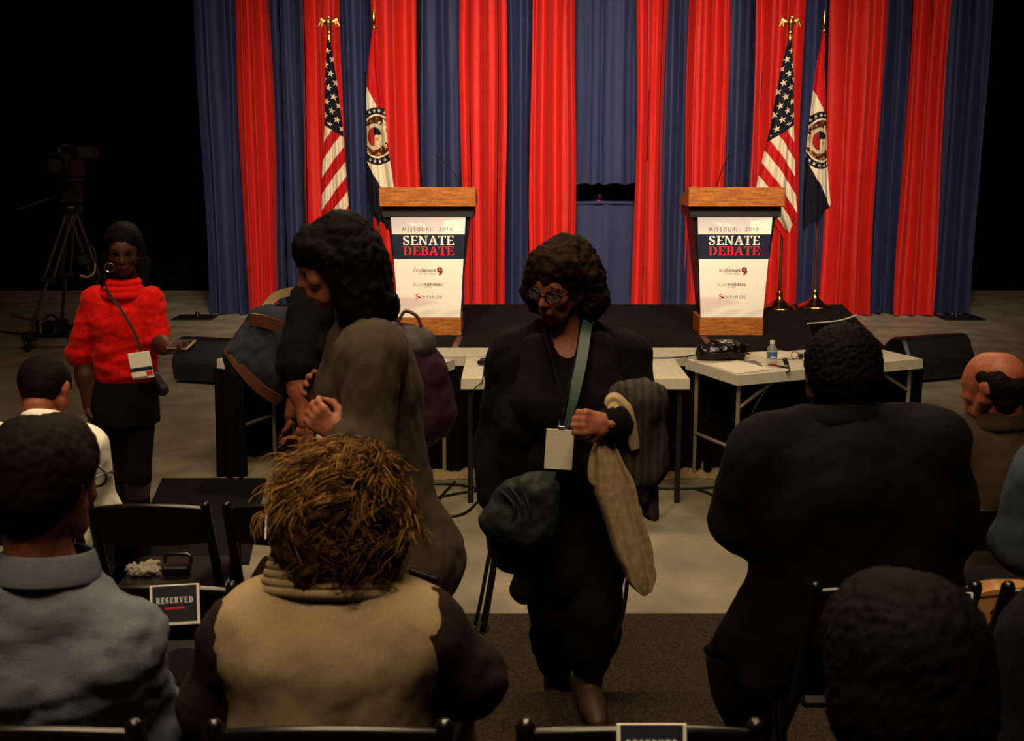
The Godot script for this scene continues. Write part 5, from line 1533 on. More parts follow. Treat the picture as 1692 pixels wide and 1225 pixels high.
func person_dark_corner() -> void:
	var d := 2.1
	var J := {hd = P(1880, 880, d), hf = Vector3(0, -0.2, -1), hu = Vector3(0, 1, 0), rt = Vector3(1, 0, 0), nk = P(1880, 990, d), ch = P(1880, 1110, d), hp = P(1870, 1350, d),
		sh0 = P(1742, 1062, d), sh1 = P(2030, 1060, d), el0 = P(1690, 1225, d), el1 = P(2080, 1230, d), wr0 = P(1760, 1250, d + 0.3), wr1 = P(1990, 1250, d + 0.3)}
	plain_sitter("seated person in black in the bottom right corner, only a dark shoulder in view", J, TIER3, 1.1, M.black_cloth, M.hair_black, M.skin_brown, SHORT_HAIR, 0.006, 23)

# ---- people who stand and walk -----------------------------------------------------------------
func boots(J: Dictionary, o: Node3D, at: Vector3, m: Material, up: float, rad := 1.0, called := "boot") -> void:
	for s in 2:
		var an: Vector3 = J["an%d" % s]
		var to: Vector3 = J["to%d" % s]
		var kn: Vector3 = J["kn%d" % s]
		var heel := an + Vector3(0, -0.05, 0) - (to - an).normalized() * 0.025
		var pr := [c(an.lerp(kn, up), an, 0.062 * rad, 0.046 * rad), c(an, heel, 0.046 * rad, 0.042), c(heel, an.lerp(to, 0.6) + Vector3(0, -0.025, 0), 0.040, 0.040), c(an.lerp(to, 0.5), to, 0.040, 0.030)]
		part(called, bm([blob(pr, 0.009, 0.03)], at), m, o)
func walkers() -> void:
	woman_red()
	man_backpack()
	woman_brown()
	woman_centre()
func woman_red() -> void:
	var d := 5.85
	var g := func(u: float) -> Vector3: return Vector3(P(u, 949, d).x, 0, -d)
	var J := {hd = P(204, 417, d), hf = Vector3(0.22, -0.12, 1), hu = Vector3(0.02, 1, 0), rt = Vector3(1, 0, 0), nk = P(206, 474, d + 0.02), ch = P(203, 535, d), hp = P(207, 640, d),
		sh0 = P(160, 500, d), sh1 = P(246, 500, d), el0 = P(136, 588, d + 0.02), el1 = P(260, 566, d - 0.03), wr0 = P(146, 672, d - 0.02), wr1 = P(282, 577, d - 0.30),
		hj0 = P(185, 660, d), hj1 = P(228, 660, d), kn0 = P(186, 785, d - 0.02), kn1 = P(228, 785, d - 0.05), an0 = g.call(190) + Vector3(0, 0.09, 0), an1 = g.call(222) + Vector3(0, 0.09, 0),
		to0 = g.call(184) + Vector3(0, 0.03, 0.16), to1 = g.call(226) + Vector3(0, 0.03, 0.16)}
	var o := thing("person", "person in a red short-sleeved sweater and black skirt holding a phone, standing at the left", "person", g.call(206))
	var at := o.position
	var hands := [hand_prims(J.wr0, Vector3(0.15, -1, 0.1), Vector3(1, 0, -0.2), 0.35, 1), hand_prims(J.wr1, Vector3(0.75, -0.02, 0.6), Vector3(0, 1, 0.1), 0.35, -1)]
	part("body", bm(body_arrays(J, 0.92, head_prims(J, 0.97), hands, 0.0045), at), M.skin_dark, o)
	face(J, o, at, M.lips, M.hair_black, 0.97)
	part("hair", bm([hair_cap(J, [[0, 0.055, -0.035, 0, 0.058, 0.005, 0.089, 0.082], [-0.02, 0.0, -0.055, 0.02, 0.0, -0.055, 0.06, 0.06], [-0.072, 0.035, -0.01, -0.085, -0.06, -0.01, 0.024, 0.028], [-0.085, -0.06, -0.01, -0.088, -0.17, 0.03, 0.028, 0.022], [0.072, 0.035, -0.01, 0.085, -0.06, -0.01, 0.024, 0.028], [0.085, -0.06, -0.01, 0.095, -0.20, 0.05, 0.03, 0.02], [0, -0.05, -0.07, 0, -0.15, -0.08, 0.06, 0.06]], 0.022, 0.006, 0.004, 30.0, 5)], at), M.hair_black, o)
	var sw := torso_prims(J, 0.92, 0.018, 1.22)
	sw[0] = c(P(208, 608, d), P(205, 565, d), 0.128, 0.118, Vector3.RIGHT, 1.22)
	for s in 2:
		sw.append_array(arm_prims(J, s, 1.05, 0.020, 0.92))
	sw.append(c((J.sh0 as Vector3).lerp(J.el0, 0.45), (J.sh0 as Vector3).lerp(J.el0, 0.95) + Vector3(-0.01, 0, 0), 0.066, 0.074))
	sw.append(c((J.sh1 as Vector3).lerp(J.el1, 0.45), (J.sh1 as Vector3).lerp(J.el1, 0.95), 0.060, 0.064))
	part("red_sweater", bm([blob(sw, 0.010, 0.018, 0.012, 8.0, 33, Vector3(0.7, 1.7, 1))], at), M.knit_red, o)
	var cn: Array = []
	for k in 3:
		var pts := []
		for i in 25:
			var a := TAU * i / 24.0
			pts.append(J.nk + Vector3(cos(a) * (0.080 + 0.012 * k), 0.028 - 0.027 * k - 0.012 * sin(a), sin(a) * (0.072 + 0.014 * k)) - at)
		cn.append(pts)
	var cm := MB.new()
	for p in cn: cm.tube(p, 0.024, 8, false)
	part("cowl_neck", cm.mesh(), M.knit_red, o)
	var sk := []
	var sax := []
	var say := []
	for e in [[612, 0.115], [640, 0.155], [668, 0.166], [697, 0.170], [697, 0.155], [675, 0.14]]:
		sk.append(P(207, e[0], d) - at); sax.append(Vector3(e[1], 0, 0)); say.append(Vector3(0, 0, e[1] * 0.82))
	part("skirt", MB.new().rings(sk, sax, say, 28, false).mesh(), M.black_cloth, o)
	var tg := []
	for s in 2: tg.append_array(leg_prims(J, s, 1.0, 0.004, 1.9, false))
	part("tights", bm([blob(tg, 0.012, 0.03)], at), M.black_cloth, o)
	boots(J, o, at, M.boot_black, 0.92, 1.05, "knee_boot")
	part("hoop_earring", MB.new().tube(range(13).map(func(i): return P(181, 442, d - 0.06) - at + Vector3(0.022 * cos(TAU * i / 12.0), 0.022 * sin(TAU * i / 12.0), 0.004)), 0.0035, 6).mesh(), M.silver, o)
	# strap, badge, hip pouch, phone
	var st := thing("lanyard", "thin dark lanyard strap across the red sweater", "lanyard", P(205, 540, d - 0.17))
	var s0 := st.position
	part("strap", MB.new().strap(spline([P(172, 470, d - 0.02) - s0, P(182, 487, d - 0.13) - s0, P(205, 520, d - 0.185) - s0, P(226, 558, d - 0.195) - s0, P(232, 582, d - 0.195) - s0], 5), 0.014, 0.003, Vector3.BACK).mesh(), M.dark_print, st)
	var bd := thing("name_badge", "white name badge with a dark band hanging on the red sweater", "badge", P(233, 604, d - 0.20))
	var bt := Basis(Vector3.BACK, 0.14)
	part("card", MB.new().box(Vector3.ZERO, Vector3(0.105, 0.128, 0.003), 0.001, bt).mesh(), M.white, bd)
	part("dark_band", MB.new().box(bt * Vector3(0, -0.018, 0.002), Vector3(0.105, 0.018, 0.001), 0.0003, bt).mesh(), M.navy_print, bd)
	part("red_mark", MB.new().box(bt * Vector3(0.034, -0.042, 0.002), Vector3(0.03, 0.024, 0.001), 0.0003, bt).mesh(), M.red_print, bd)
	part("grey_band", MB.new().box(bt * Vector3(-0.016, -0.058, 0.002), Vector3(0.072, 0.010, 0.001), 0.0003, bt).mesh(), M.grey_print, bd)
	var pz := thing("radio_pouch", "small black pouch at the hip of the person in red", "pouch", P(264, 634, d - 0.02))
	part("pouch_body", bm([blob([c(Vector3(-0.02, 0.03, 0), Vector3(0.015, -0.03, 0.01), 0.028, 0.032, Vector3.BACK, 0.8)], 0.007, 0.02)]), M.black_plastic, pz)
	part("antenna", MB.new().tube([Vector3(-0.03, 0.05, 0), Vector3(-0.035, 0.09, 0)], [0.006, 0.004], 6).mesh(), M.silver, pz)
	var pt := Basis(Vector3.UP, -0.6) * Basis(Vector3.BACK, 0.06) * Basis(Vector3.RIGHT, 0.5)
	var ph := thing("phone", "phone with a pale edge in the hand of the person in red", "phone", (J.wr1 as Vector3) + Vector3(0.065, 0.03, 0.055))
	part("phone_body", MB.new().box(Vector3.ZERO, Vector3(0.145, 0.010, 0.072), 0.004, pt).mesh(), M.vest, ph)
	part("phone_screen", MB.new().box(pt * Vector3(0, 0.0055, 0), Vector3(0.128, 0.001, 0.064), 0.0003, pt).mesh(), M.dark_print, ph)
func man_backpack() -> void:
	var d := 5.1
	var gx := P(545, 1000, d).x
	var J := {hd = P(562, 420, d), hf = Vector3(-1, -0.3, 0.1), hu = Vector3(0, 1, 0), rt = Vector3(0, 0, 1), nk = P(565, 478, d), ch = P(560, 560, d), hp = P(545, 730, d),
		sh0 = P(552, 505, d + 0.17), sh1 = P(517, 500, d - 0.20), el0 = P(500, 600, d + 0.22), el1 = P(490, 606, d - 0.36), wr0 = P(480, 690, d + 0.1), wr1 = P(503, 700, d - 0.42),
		hj0 = P(545, 740, d + 0.09), hj1 = P(535, 740, d - 0.09), kn0 = P(500, 880, d + 0.09), kn1 = P(535, 890, d - 0.09), an0 = Vector3(P(470, 1000, d).x, 0.09, -d - 0.09), an1 = Vector3(P(560, 1000, d).x, 0.09, -d + 0.09),
		to0 = Vector3(P(410, 1000, d).x, 0.03, -d - 0.09), to1 = Vector3(P(500, 1000, d).x, 0.03, -d + 0.09)}
	var o := thing("person", "person in a black T-shirt and jeans walking left, bare forearm hanging, mostly hidden", "person", Vector3(gx, 0, -d))
	var at := o.position
	part("body", bm(body_arrays(J, 1.0, head_prims(J, 1.0, true), [hand_prims(J.wr0, Vector3(0, -1, 0), Vector3(-1, 0, 0), 0.4, -1), hand_prims(J.wr1, Vector3(0.15, -1, 0), Vector3(0, 0, -1), 0.55, -1)], 0.007), at), M.skin_ruddy, o)
	part("hair", bm([hair_cap(J, SHORT_HAIR, 0.03, 0.008, 0.005, 50.0, 2)], at), M.hair_dark, o)
	var sh := torso_prims(J, 1.02, 0.02, 1.4)
	for s in 2: sh.append_array(arm_prims(J, s, 1.25, 0.024, 0.97))
	part("black_tshirt", bm([blob(sh, 0.013, 0.04, 0.012, 7.0, 8)], at), M.black_cloth, o)
	var tr := []
	for s in 2: tr.append_array(leg_prims(J, s, 1.1, 0.014, 1.97, false))
	tr.append(c(J.hp, J.hp + Vector3(0, 0.05, 0), 0.14, 0.13, Vector3.BACK, 1.2))
	part("jeans", bm([blob(tr, 0.014, 0.05, 0.01, 8.0, 9)], at), M.jeans, o)
	boots(J, o, at, M.boot_black, 0.2, 0.9, "shoe")
	var k := P(690, 632, d + 0.05)
	var bp := thing("backpack", "dark purple backpack behind the person in the brown cardigan", "backpack", k)
	part("backpack_body", bm([blob([c(Vector3(-0.08, 0.12, 0), Vector3(-0.06, -0.16, 0), 0.14, 0.16, Vector3.BACK, 1.1), c(Vector3(0.03, 0.05, 0), Vector3(0.06, -0.14, 0), 0.10, 0.11, Vector3.BACK, 1.2)], 0.014, 0.06, 0.012, 9.0, 4)]), M.purple, bp)
	part("top_flap", bm([blob([c(Vector3(-0.12, 0.19, 0), Vector3(0.0, 0.16, 0), 0.075, 0.085, Vector3.BACK, 1.5)], 0.012, 0.03, 0.008, 9.0, 6)]), M.dark_print, bp)
	part("shoulder_strap", MB.new().strap(spline([Vector3(-0.15, 0.22, 0.12), Vector3(-0.28, 0.30, 0.13), Vector3(-0.38, 0.22, 0.13), Vector3(-0.38, 0.02, 0.13), Vector3(-0.2, -0.12, 0.14)], 5), 0.05, 0.01, Vector3(1, 0.3, 0)).mesh(), M.black_cloth, bp)
	part("grab_loop", MB.new().tube(spline([Vector3(-0.08, 0.26, 0), Vector3(-0.05, 0.31, 0), Vector3(0.0, 0.29, 0.0), Vector3(0.02, 0.24, 0)], 4), 0.008, 6).mesh(), M.brown_leather, bp)
	# slouchy denim bag with brown leather trim in front
	var bg := thing("denim_bag", "slouchy blue-grey denim bag with brown leather trim, left of the black T-shirt", "bag", P(430, 585, d - 0.16))
	var b0 := bg.position
	var q := func(u: float, v: float, dd := 0.0) -> Vector3: return P(u, v, d - 0.16 + dd) - b0
	part("bag_body", bm([blob([c(q.call(438, 535), q.call(418, 592), 0.075, 0.11, Vector3.BACK, 0.8), c(q.call(465, 545), q.call(455, 610), 0.09, 0.11, Vector3.BACK, 0.8), c(q.call(415, 588), q.call(455, 632), 0.09, 0.075, Vector3.BACK, 0.8)], 0.012, 0.06, 0.012, 9.0, 3)]), M.bag_denim, bg)
	part("leather_trim", MB.new().strap(spline([q.call(376, 575, -0.05), q.call(400, 610, -0.09), q.call(430, 642, -0.1), q.call(462, 662, -0.08)], 5), 0.04, 0.02, Vector3.BACK).mesh(), M.brown_leather, bg)
	part("bag_flap", MB.new().strap(spline([q.call(415, 528, -0.05), q.call(440, 532, -0.07), q.call(475, 545, -0.06)], 5), 0.05, 0.02, Vector3.BACK).mesh(), M.brown_leather, bg)
	part("carry_strap", MB.new().strap(spline([q.call(428, 528, -0.02), q.call(455, 490, 0.02), q.call(500, 480, 0.06), q.call(528, 478, 0.12)], 6), 0.035, 0.008, Vector3.BACK).mesh(), M.vest, bg)
func woman_brown() -> void:
	var d := 3.52
	var gx := P(640, 1000, d).x
	var y0 := TIER2
	var J := {hd = P(553, 440, d), hf = Vector3(-1, -0.28, 0.12), hu = Vector3(-0.15, 1, 0), rt = Vector3(0.1, 0, 1), nk = P(590, 540, d), ch = P(607, 640, d), hp = P(630, 830, d),
		sh0 = P(607, 572, d + 0.16), sh1 = P(616, 588, d - 0.17), el0 = P(560, 740, d + 0.18), el1 = P(604, 750, d - 0.26), wr0 = P(556, 672, d + 0.04), wr1 = P(562, 722, d - 0.28),
		hj0 = P(640, 850, d + 0.08), hj1 = P(630, 850, d - 0.08), kn0 = Vector3(gx - 0.12, y0 + 0.48, -d - 0.08), kn1 = Vector3(gx + 0.02, y0 + 0.47, -d + 0.08), an0 = Vector3(gx - 0.18, y0 + 0.09, -d - 0.08), an1 = Vector3(gx + 0.14, y0 + 0.09, -d + 0.08),
		to0 = Vector3(gx - 0.34, y0 + 0.03, -d - 0.08), to1 = Vector3(gx - 0.02, y0 + 0.03, -d + 0.08)}
	var o := thing("person", "person in a grey-brown cardigan walking left, face in profile", "person", Vector3(gx, y0, -d))
	var at := o.position
	part("body", bm(body_arrays(J, 0.95, head_prims(J, 1.0), [hand_prims(J.wr0, Vector3(-0.6, 0.55, 0.1), Vector3(0.2, 0.3, 1), 0.5, 1), hand_prims(J.wr1, Vector3(-0.6, 0.5, -0.1), Vector3(0, 0, -1), 0.6, -1)], 0.0045), at), M.skin_fair, o)
	face(J, o, at, M.lips_fair, M.hair_dark)
	part("hair", bm([hair_cap(J, [[0, 0.058, -0.040, 0, 0.056, 0.025, 0.098, 0.082], [-0.03, 0.0, -0.065, 0.03, 0.0, -0.065, 0.085, 0.085], [-0.04, -0.08, -0.06, 0.04, -0.08, -0.06, 0.075, 0.075], [-0.05, -0.135, -0.045, 0.05, -0.135, -0.045, 0.066, 0.066], [0.03, -0.15, -0.10, -0.03, -0.15, -0.10, 0.05, 0.05], [0.07, -0.15, 0.0, 0.06, -0.15, -0.05, 0.036, 0.04], [0.082, 0.03, 0.005, 0.085, -0.10, -0.01, 0.034, 0.034], [-0.082, 0.03, 0.005, -0.085, -0.10, -0.01, 0.034, 0.034], [0.05, 0.07, 0.052, -0.05, 0.07, 0.052, 0.033, 0.033], [0, 0.02, -0.10, 0, -0.06, -0.105, 0.05, 0.05]], 0.03, 0.006, 0.007, 26.0, 12)], at), M.hair_black, o)
	var cd := torso_prims(J, 0.98, 0.03, 1.36)
	cd.append(c(J.hp, Vector3(J.hp.x + 0.05, J.hp.y - 0.18, J.hp.z), 0.165, 0.20, Vector3.BACK, 1.1))
	cd.append(c(P(640, 590, d), P(655, 790, d), 0.075, 0.10, Vector3.BACK, 1.6))
	for s in 2: cd.append_array(arm_prims(J, s, 1.25, 0.024, 1.75))
	part("cardigan", bm([blob(cd, 0.010, 0.028, 0.018, 6.0, 17, Vector3(1.4, 0.6, 1))], at), M.cardigan, o)
	part("white_top", bm([blob([c(P(572, 690, d), P(562, 765, d - 0.02), 0.075, 0.085, Vector3.BACK, 1.6)], 0.012, 0.03)], at), M.white_shirt, o)
	var tr := []
	for s in 2: tr.append_array(leg_prims(J, s, 1.05, 0.012, 1.97, false))
	part("trousers", bm([blob(tr, 0.014, 0.04)], at), M.jeans, o)
	boots(J, o, at, M.boot_black, 0.2, 0.9, "shoe")
func woman_centre() -> void:
	var d := 3.85
	var J := {hd = P(926, 470, d), hf = Vector3(-0.72, -0.36, 1), hu = Vector3(0.02, 1, 0.2), rt = Vector3(1, 0, 0.1), nk = P(940, 562, d + 0.06), ch = P(942, 655, d + 0.03), hp = P(945, 850, d + 0.05),
		sh0 = P(852, 592, d + 0.05), sh1 = P(1030, 592, d + 0.05), el0 = P(826, 735, d + 0.08), el1 = P(1052, 715, d - 0.02), wr0 = P(822, 832, d - 0.03), wr1 = P(1010, 700, d - 0.32),
		hj0 = P(908, 870, d + 0.04), hj1 = P(985, 870, d + 0.02), kn0 = P(915, 1000, d + 0.02), kn1 = P(985, 1015, d - 0.10), an0 = P(922, 1112, d + 0.2), an1 = P(968, 1130, d + 0.02),
		to0 = P(918, 1148, d + 0.05), to1 = P(985, 1190, d - 0.14)}
	J.an0 = Vector3(J.an0.x, TIER1 + 0.095, J.an0.z); J.to0 = Vector3(J.to0.x - 0.01, TIER1 + 0.03, J.an0.z + 0.15)
	J.an1 = Vector3(J.an1.x, TIER2 + 0.10, -3.80); J.to1 = Vector3(J.to1.x, TIER2 + 0.032, -3.64)
	var o := thing("person", "person in black with glasses walking up the aisle, jackets over one arm", "person", Vector3(J.hp.x, TIER2, -3.8))
	var at := o.position
	var hands := [hand_prims(J.wr0, Vector3(0.25, -1, 0.3), Vector3(0.3, 0.2, -1), 0.30, 1), hand_prims(J.wr1, Vector3(-0.9, 0.1, 0.25), Vector3(0, -0.3, -1), 0.9, 1)]
	part("body", bm(body_arrays(J, 1.08, head_prims(J, 1.0), hands, 0.0045), at), M.skin_fair, o)
	face(J, o, at, M.lips_fair, M.hair_dark)
	part("hair", bm([hair_cap(J, [[0, 0.055, -0.04, 0, 0.058, 0.014, 0.098, 0.086], [-0.03, 0.0, -0.065, 0.03, 0.0, -0.065, 0.085, 0.085], [0.075, 0.035, -0.045, 0.092, -0.06, -0.055, 0.042, 0.046], [0.092, -0.055, -0.055, 0.08, -0.105, -0.04, 0.042, 0.028], [-0.085, 0.04, 0.0, -0.106, -0.05, 0.0, 0.036, 0.040], [-0.104, -0.05, 0.0, -0.085, -0.10, 0.01, 0.036, 0.024], [0, -0.06, -0.08, 0, -0.10, -0.07, 0.075, 0.06], [0.052, 0.09, 0.035, 0.074, 0.045, 0.025, 0.036, 0.022], [-0.045, 0.092, 0.05, -0.072, 0.035, 0.05, 0.034, 0.024]], 0.026, 0.0055, 0.013, 24.0, 44)], at), M.hair_brown, o)
	var tu := torso_prims(J, 1.06, 0.014, 1.42)
	tu.resize(3)
	tu[2] = c(J.ch, (J.ch as Vector3).lerp(J.nk, 0.15), 0.135, 0.10, Vector3.RIGHT, 1.3)
	tu.append(c(P(900, 690, d - 0.05), P(975, 690, d - 0.05), 0.092, 0.092))
	tu.append(c(P(915, 760, d), P(975, 760, d), 0.13, 0.13))
	tu.append(c(J.hp, P(945, 925, d + 0.03), 0.165, 0.165, Vector3.RIGHT, 1.15))
	tu.append(c(P(888, 575, d - 0.01), P(885, 660, d - 0.07), 0.050, 0.08)); tu.append(c(P(990, 575, d - 0.01), P(985, 660, d - 0.07), 0.050, 0.08))
	tu.append(cutout(P(932, 540, d - 0.10), P(930, 588, d - 0.20), 0.085, 0.082))
	part("tunic", bm([blob(tu, 0.011, 0.05, 0.010, 7.0, 3)], at), M.tunic, o)
	# open cardigan: back, shoulders and two fronts, with sleeves
	var ca := []
	for s in 2: ca.append_array(arm_prims(J, s, 1.32, 0.022, 1.88))
	ca.append(c(J.sh0, P(862, 700, d - 0.03), 0.06, 0.08)); ca.append(c(P(862, 700, d - 0.03), P(848, 905, d + 0.03), 0.08, 0.09))
	ca.append(c(J.sh1, P(1016, 700, d - 0.03), 0.06, 0.08)); ca.append(c(P(1016, 700, d - 0.03), P(1020, 905, d + 0.03), 0.08, 0.08))
	ca.append(c(P(940, 610, d + 0.13), P(940, 890, d + 0.16), 0.12, 0.15, Vector3.RIGHT, 1.5))
	ca.append(c(J.sh0, P(893, 540, d + 0.06), 0.068, 0.030)); ca.append(c(J.sh1, P(982, 540, d + 0.06), 0.068, 0.030))
	part("cardigan", bm([blob(ca, 0.011, 0.04, 0.012, 7.0, 6)], at), M.black_cloth, o)
	var tr := []
	for s in 2: tr.append_array(leg_prims(J, s, 1.05, 0.02, 1.66, false))
	part("trousers", bm([blob(tr, 0.011, 0.04, 0.010, 8.0, 19)], at), M.black_cloth, o)
	boots(J, o, at, M.boot_brown, 0.40, 0.95, "ankle_boot")
	# glasses
	var b := hb(J)
	var gl := thing("eyeglasses", "thin-rimmed eyeglasses on the person with the jackets", "eyeglasses", J.hd)
	for s in [-1.0, 1.0]:
		var pts := []
		for i in 17:
			var x: float = s * 0.034 + 0.026 * cos(TAU * i / 16.0)
			pts.append(b * Vector3(x, 0.0 + 0.018 * sin(TAU * i / 16.0), 0.108 - absf(x) * 0.22))
		var rim := part("rim", MB.new().tube(pts, 0.0024, 6).mesh(), M.black_gloss, gl)
		part("glass_lens", MB.new().lathe(b * Vector3(s * 0.034, 0.0, 0.0985), [Vector2(0.022, 0), Vector2(0.022, 0.0015)], 16, b.z).mesh(), M.glass, rim)
		part("temple", MB.new().tube([b * Vector3(s * 0.060, 0.006, 0.095), b * Vector3(s * 0.083, 0.008, 0.03), b * Vector3(s * 0.086, 0.004, -0.02)], 0.002, 6).mesh(), M.black_gloss, gl)
	part("bridge", MB.new().tube([b * Vector3(-0.009, 0.004, 0.106), b * Vector3(0, 0.007, 0.110), b * Vector3(0.009, 0.004, 0.106)], 0.002, 6).mesh(), M.black_gloss, gl)
	# lanyard and badge
	var ln := thing("lanyard", "thin black lanyard cord round the neck of the person with the jackets", "lanyard", P(935, 620, d - 0.12))
	var l0 := ln.position
	part("cord", MB.new().tube(spline([P(897, 530, d + 0.02) - l0, P(902, 560, d - 0.08) - l0, P(915, 605, d - 0.135) - l0, P(926, 650, d - 0.20) - l0, P(928, 708, d - 0.215) - l0], 5), 0.0042, 6).mesh(), M.black_cloth, ln)
	part("cord", MB.new().tube(spline([P(960, 525, d + 0.02) - l0, P(957, 560, d - 0.08) - l0, P(949, 600, d - 0.135) - l0, P(939, 650, d - 0.20) - l0, P(928, 708, d - 0.215) - l0], 5), 0.0042, 6).mesh(), M.black_cloth, ln)
	var bd := thing("name_badge", "large blank pale badge hanging at the waist of the person in black", "badge", P(924, 743, d - 0.22))
	var bt := Basis(Vector3.BACK, -0.06) * Basis(Vector3.RIGHT, -0.05)
	part("card", MB.new().box(Vector3.ZERO, Vector3(0.086, 0.126, 0.003), 0.001, bt).mesh(), M.badge_card, bd)
	part("clip", MB.new().box(bt * Vector3(0.002, 0.068, 0.001), Vector3(0.02, 0.012, 0.004), 0.001, bt).mesh(), M.silver, bd)
	# teal shoulder bag, its strap across the chest
	var bg := thing("shoulder_bag", "dull teal crossbody bag with a shiny strap on the person in black", "bag", P(862, 845, d - 0.2))
	var b0 := bg.position
	part("strap", MB.new().strap(spline([P(975, 520, d + 0.08) - b0, P(968, 548, d - 0.07) - b0, P(960, 600, d - 0.15) - b0, P(946, 660, d - 0.20) - b0, P(928, 712, d - 0.21) - b0, P(912, 770, d - 0.215) - b0, P(902, 812, d - 0.22) - b0], 5), 0.034, 0.004, Vector3.BACK).mesh(), M.teal_strap, bg)
	part("bag_body", bm([blob([c(P(838, 830, d - 0.19) - b0, P(832, 862, d - 0.19) - b0, 0.055, 0.075, Vector3.BACK, 0.6), c(P(880, 820, d - 0.2) - b0, P(876, 866, d - 0.2) - b0, 0.07, 0.075, Vector3.BACK, 0.6), c(P(900, 800, d - 0.2) - b0, P(892, 850, d - 0.2) - b0, 0.028, 0.05, Vector3.BACK, 0.6)], 0.009, 0.05, 0.014, 11.0, 5)]), M.teal, bg)
	for k in 3:
		part("fold", MB.new().tube(spline([P(822 + 18 * k, 806 - 4 * k, d - 0.228) - b0, P(850 + 12 * k, 838, d - 0.245) - b0, P(842 + 18 * k, 880, d - 0.235) - b0], 5), [0.002, 0.003, 0.005, 0.006, 0.006, 0.006, 0.006, 0.006, 0.005, 0.003, 0.002], 6).mesh(), M.teal, bg)
	# dark coat looped under the bag, a sleeve and two webbing straps hanging from it
	var ct := thing("hanging_coat", "dark coat bundle with hanging sleeve and long black straps below the teal bag", "coat", P(850, 905, d - 0.12))
	var c0 := ct.position
	part("coat_body", bm([blob([c(P(850, 885, d - 0.12) - c0, P(880, 900, d - 0.1) - c0, 0.045, 0.07), c(P(880, 900, d - 0.1) - c0, P(895, 925, d - 0.06) - c0, 0.06, 0.035)], 0.01, 0.04, 0.01, 10.0, 4)]), M.black_cloth, ct)
	part("coat_sleeve", bm([blob([c(P(868, 925, d - 0.12) - c0, P(862, 975, d - 0.12) - c0, 0.028, 0.036), c(P(862, 975, d - 0.12) - c0, P(866, 984, d - 0.12) - c0, 0.036, 0.03)], 0.008, 0.02)]), M.black_cloth, ct)
	part("webbing_strap", MB.new().strap(spline([P(822, 890, d - 0.15) - c0, P(812, 960, d - 0.15) - c0, P(799, 1035, d - 0.15) - c0, P(797, 1044, d - 0.15) - c0], 5), 0.022, 0.003, Vector3.BACK).mesh(), M.black_plastic, ct)
	part("webbing_strap", MB.new().strap(spline([P(815, 890, d - 0.16) - c0, P(806, 930, d - 0.16) - c0, P(795, 990, d - 0.16) - c0, P(785, 1034, d - 0.16) - c0], 5), 0.013, 0.003, Vector3.BACK).mesh(), M.black_plastic, ct)
	part("strap_ring", MB.new().tube(range(17).map(func(i): return P(797, 1038, d - 0.15) - c0 + Vector3(0.021 * cos(TAU * i / 16.0), 0.016 * sin(TAU * i / 16.0), 0.004)), 0.002, 6).mesh(), M.dark_metal, ct)
	# the jackets over her forearm
	var gj := thing("grey_jacket", "dark grey striped knit jacket draped over the forearm of the person in black", "jacket", P(1060, 720, d - 0.22))
	var g0 := gj.position
	var dd := d - 0.24
	part("jacket_body", bm([blob([c(P(1032, 660, dd) - g0, P(1068, 662, dd) - g0, 0.055, 0.06, Vector3.BACK, 0.9), c(P(1068, 665, dd) - g0, P(1078, 770, dd) - g0, 0.056, 0.048, Vector3.BACK, 0.7), c(P(1020, 700, dd - 0.02) - g0, P(1050, 780, dd - 0.02) - g0, 0.04, 0.04, Vector3.BACK, 0.7), c(P(1060, 690, dd) - g0, P(1062, 780, dd) - g0, 0.055, 0.05, Vector3.BACK, 0.7), c(P(1052, 780, dd) - g0, P(1066, 830, dd) - g0, 0.038, 0.020, Vector3.BACK, 0.7)], 0.0095, 0.035, 0.016, 12.0, 7, Vector3(1.5, 0.35, 1.0))]), M.grey_knit, gj)
	part("jacket_sleeve", bm([blob([c(P(1074, 790, dd + 0.02) - g0, P(1082, 855, dd + 0.02) - g0, 0.026, 0.016, Vector3.BACK, 0.7), c(P(1060, 790, dd + 0.02) - g0, P(1068, 850, dd + 0.02) - g0, 0.02, 0.014, Vector3.BACK, 0.7)], 0.008, 0.02)]), M.grey_knit, gj)
	part("belt", MB.new().strap(spline([P(1036, 900, dd + 0.03) - g0, P(1037, 950, dd + 0.03) - g0, P(1030, 1010, dd + 0.03) - g0, P(1016, 1056, dd + 0.03) - g0], 6), 0.013, 0.003, Vector3.BACK).mesh(), M.black_plastic, gj)
	var cj := thing("cream_jacket", "long cream cloth hanging from the hand of the person in black", "jacket", P(1020, 800, dd - 0.03))
	var k0 := cj.position
	var e := dd - 0.05
	var f := func(u: float, v: float, hw: float, hd: float, dz := 0.0) -> Array: return [P(u, v, e + dz) - k0, hw, hd]
	part("cloth_collar", folded([f.call(1003, 672, 0.012, 0.012), f.call(1014, 664, 0.028, 0.016), f.call(1030, 678, 0.028, 0.018), f.call(1041, 705, 0.024, 0.016), f.call(1049, 742, 0.014, 0.010)], 3, 4), M.cream, cj)
	part("cloth_drape", folded([f.call(992, 706, 0.014, 0.014), f.call(1000, 740, 0.034, 0.020), f.call(1014, 800, 0.060, 0.026), f.call(1032, 865, 0.060, 0.026), f.call(1050, 920, 0.055, 0.024), f.call(1060, 955, 0.046, 0.02), f.call(1068, 981, 0.016, 0.012)], 6, 5), M.cream, cj)
	part("cloth_corner", folded([f.call(992, 715, 0.010, 0.01), f.call(986, 755, 0.022, 0.012), f.call(984, 785, 0.026, 0.012), f.call(986, 799, 0.016, 0.01)], 3, 9), M.cream, cj)

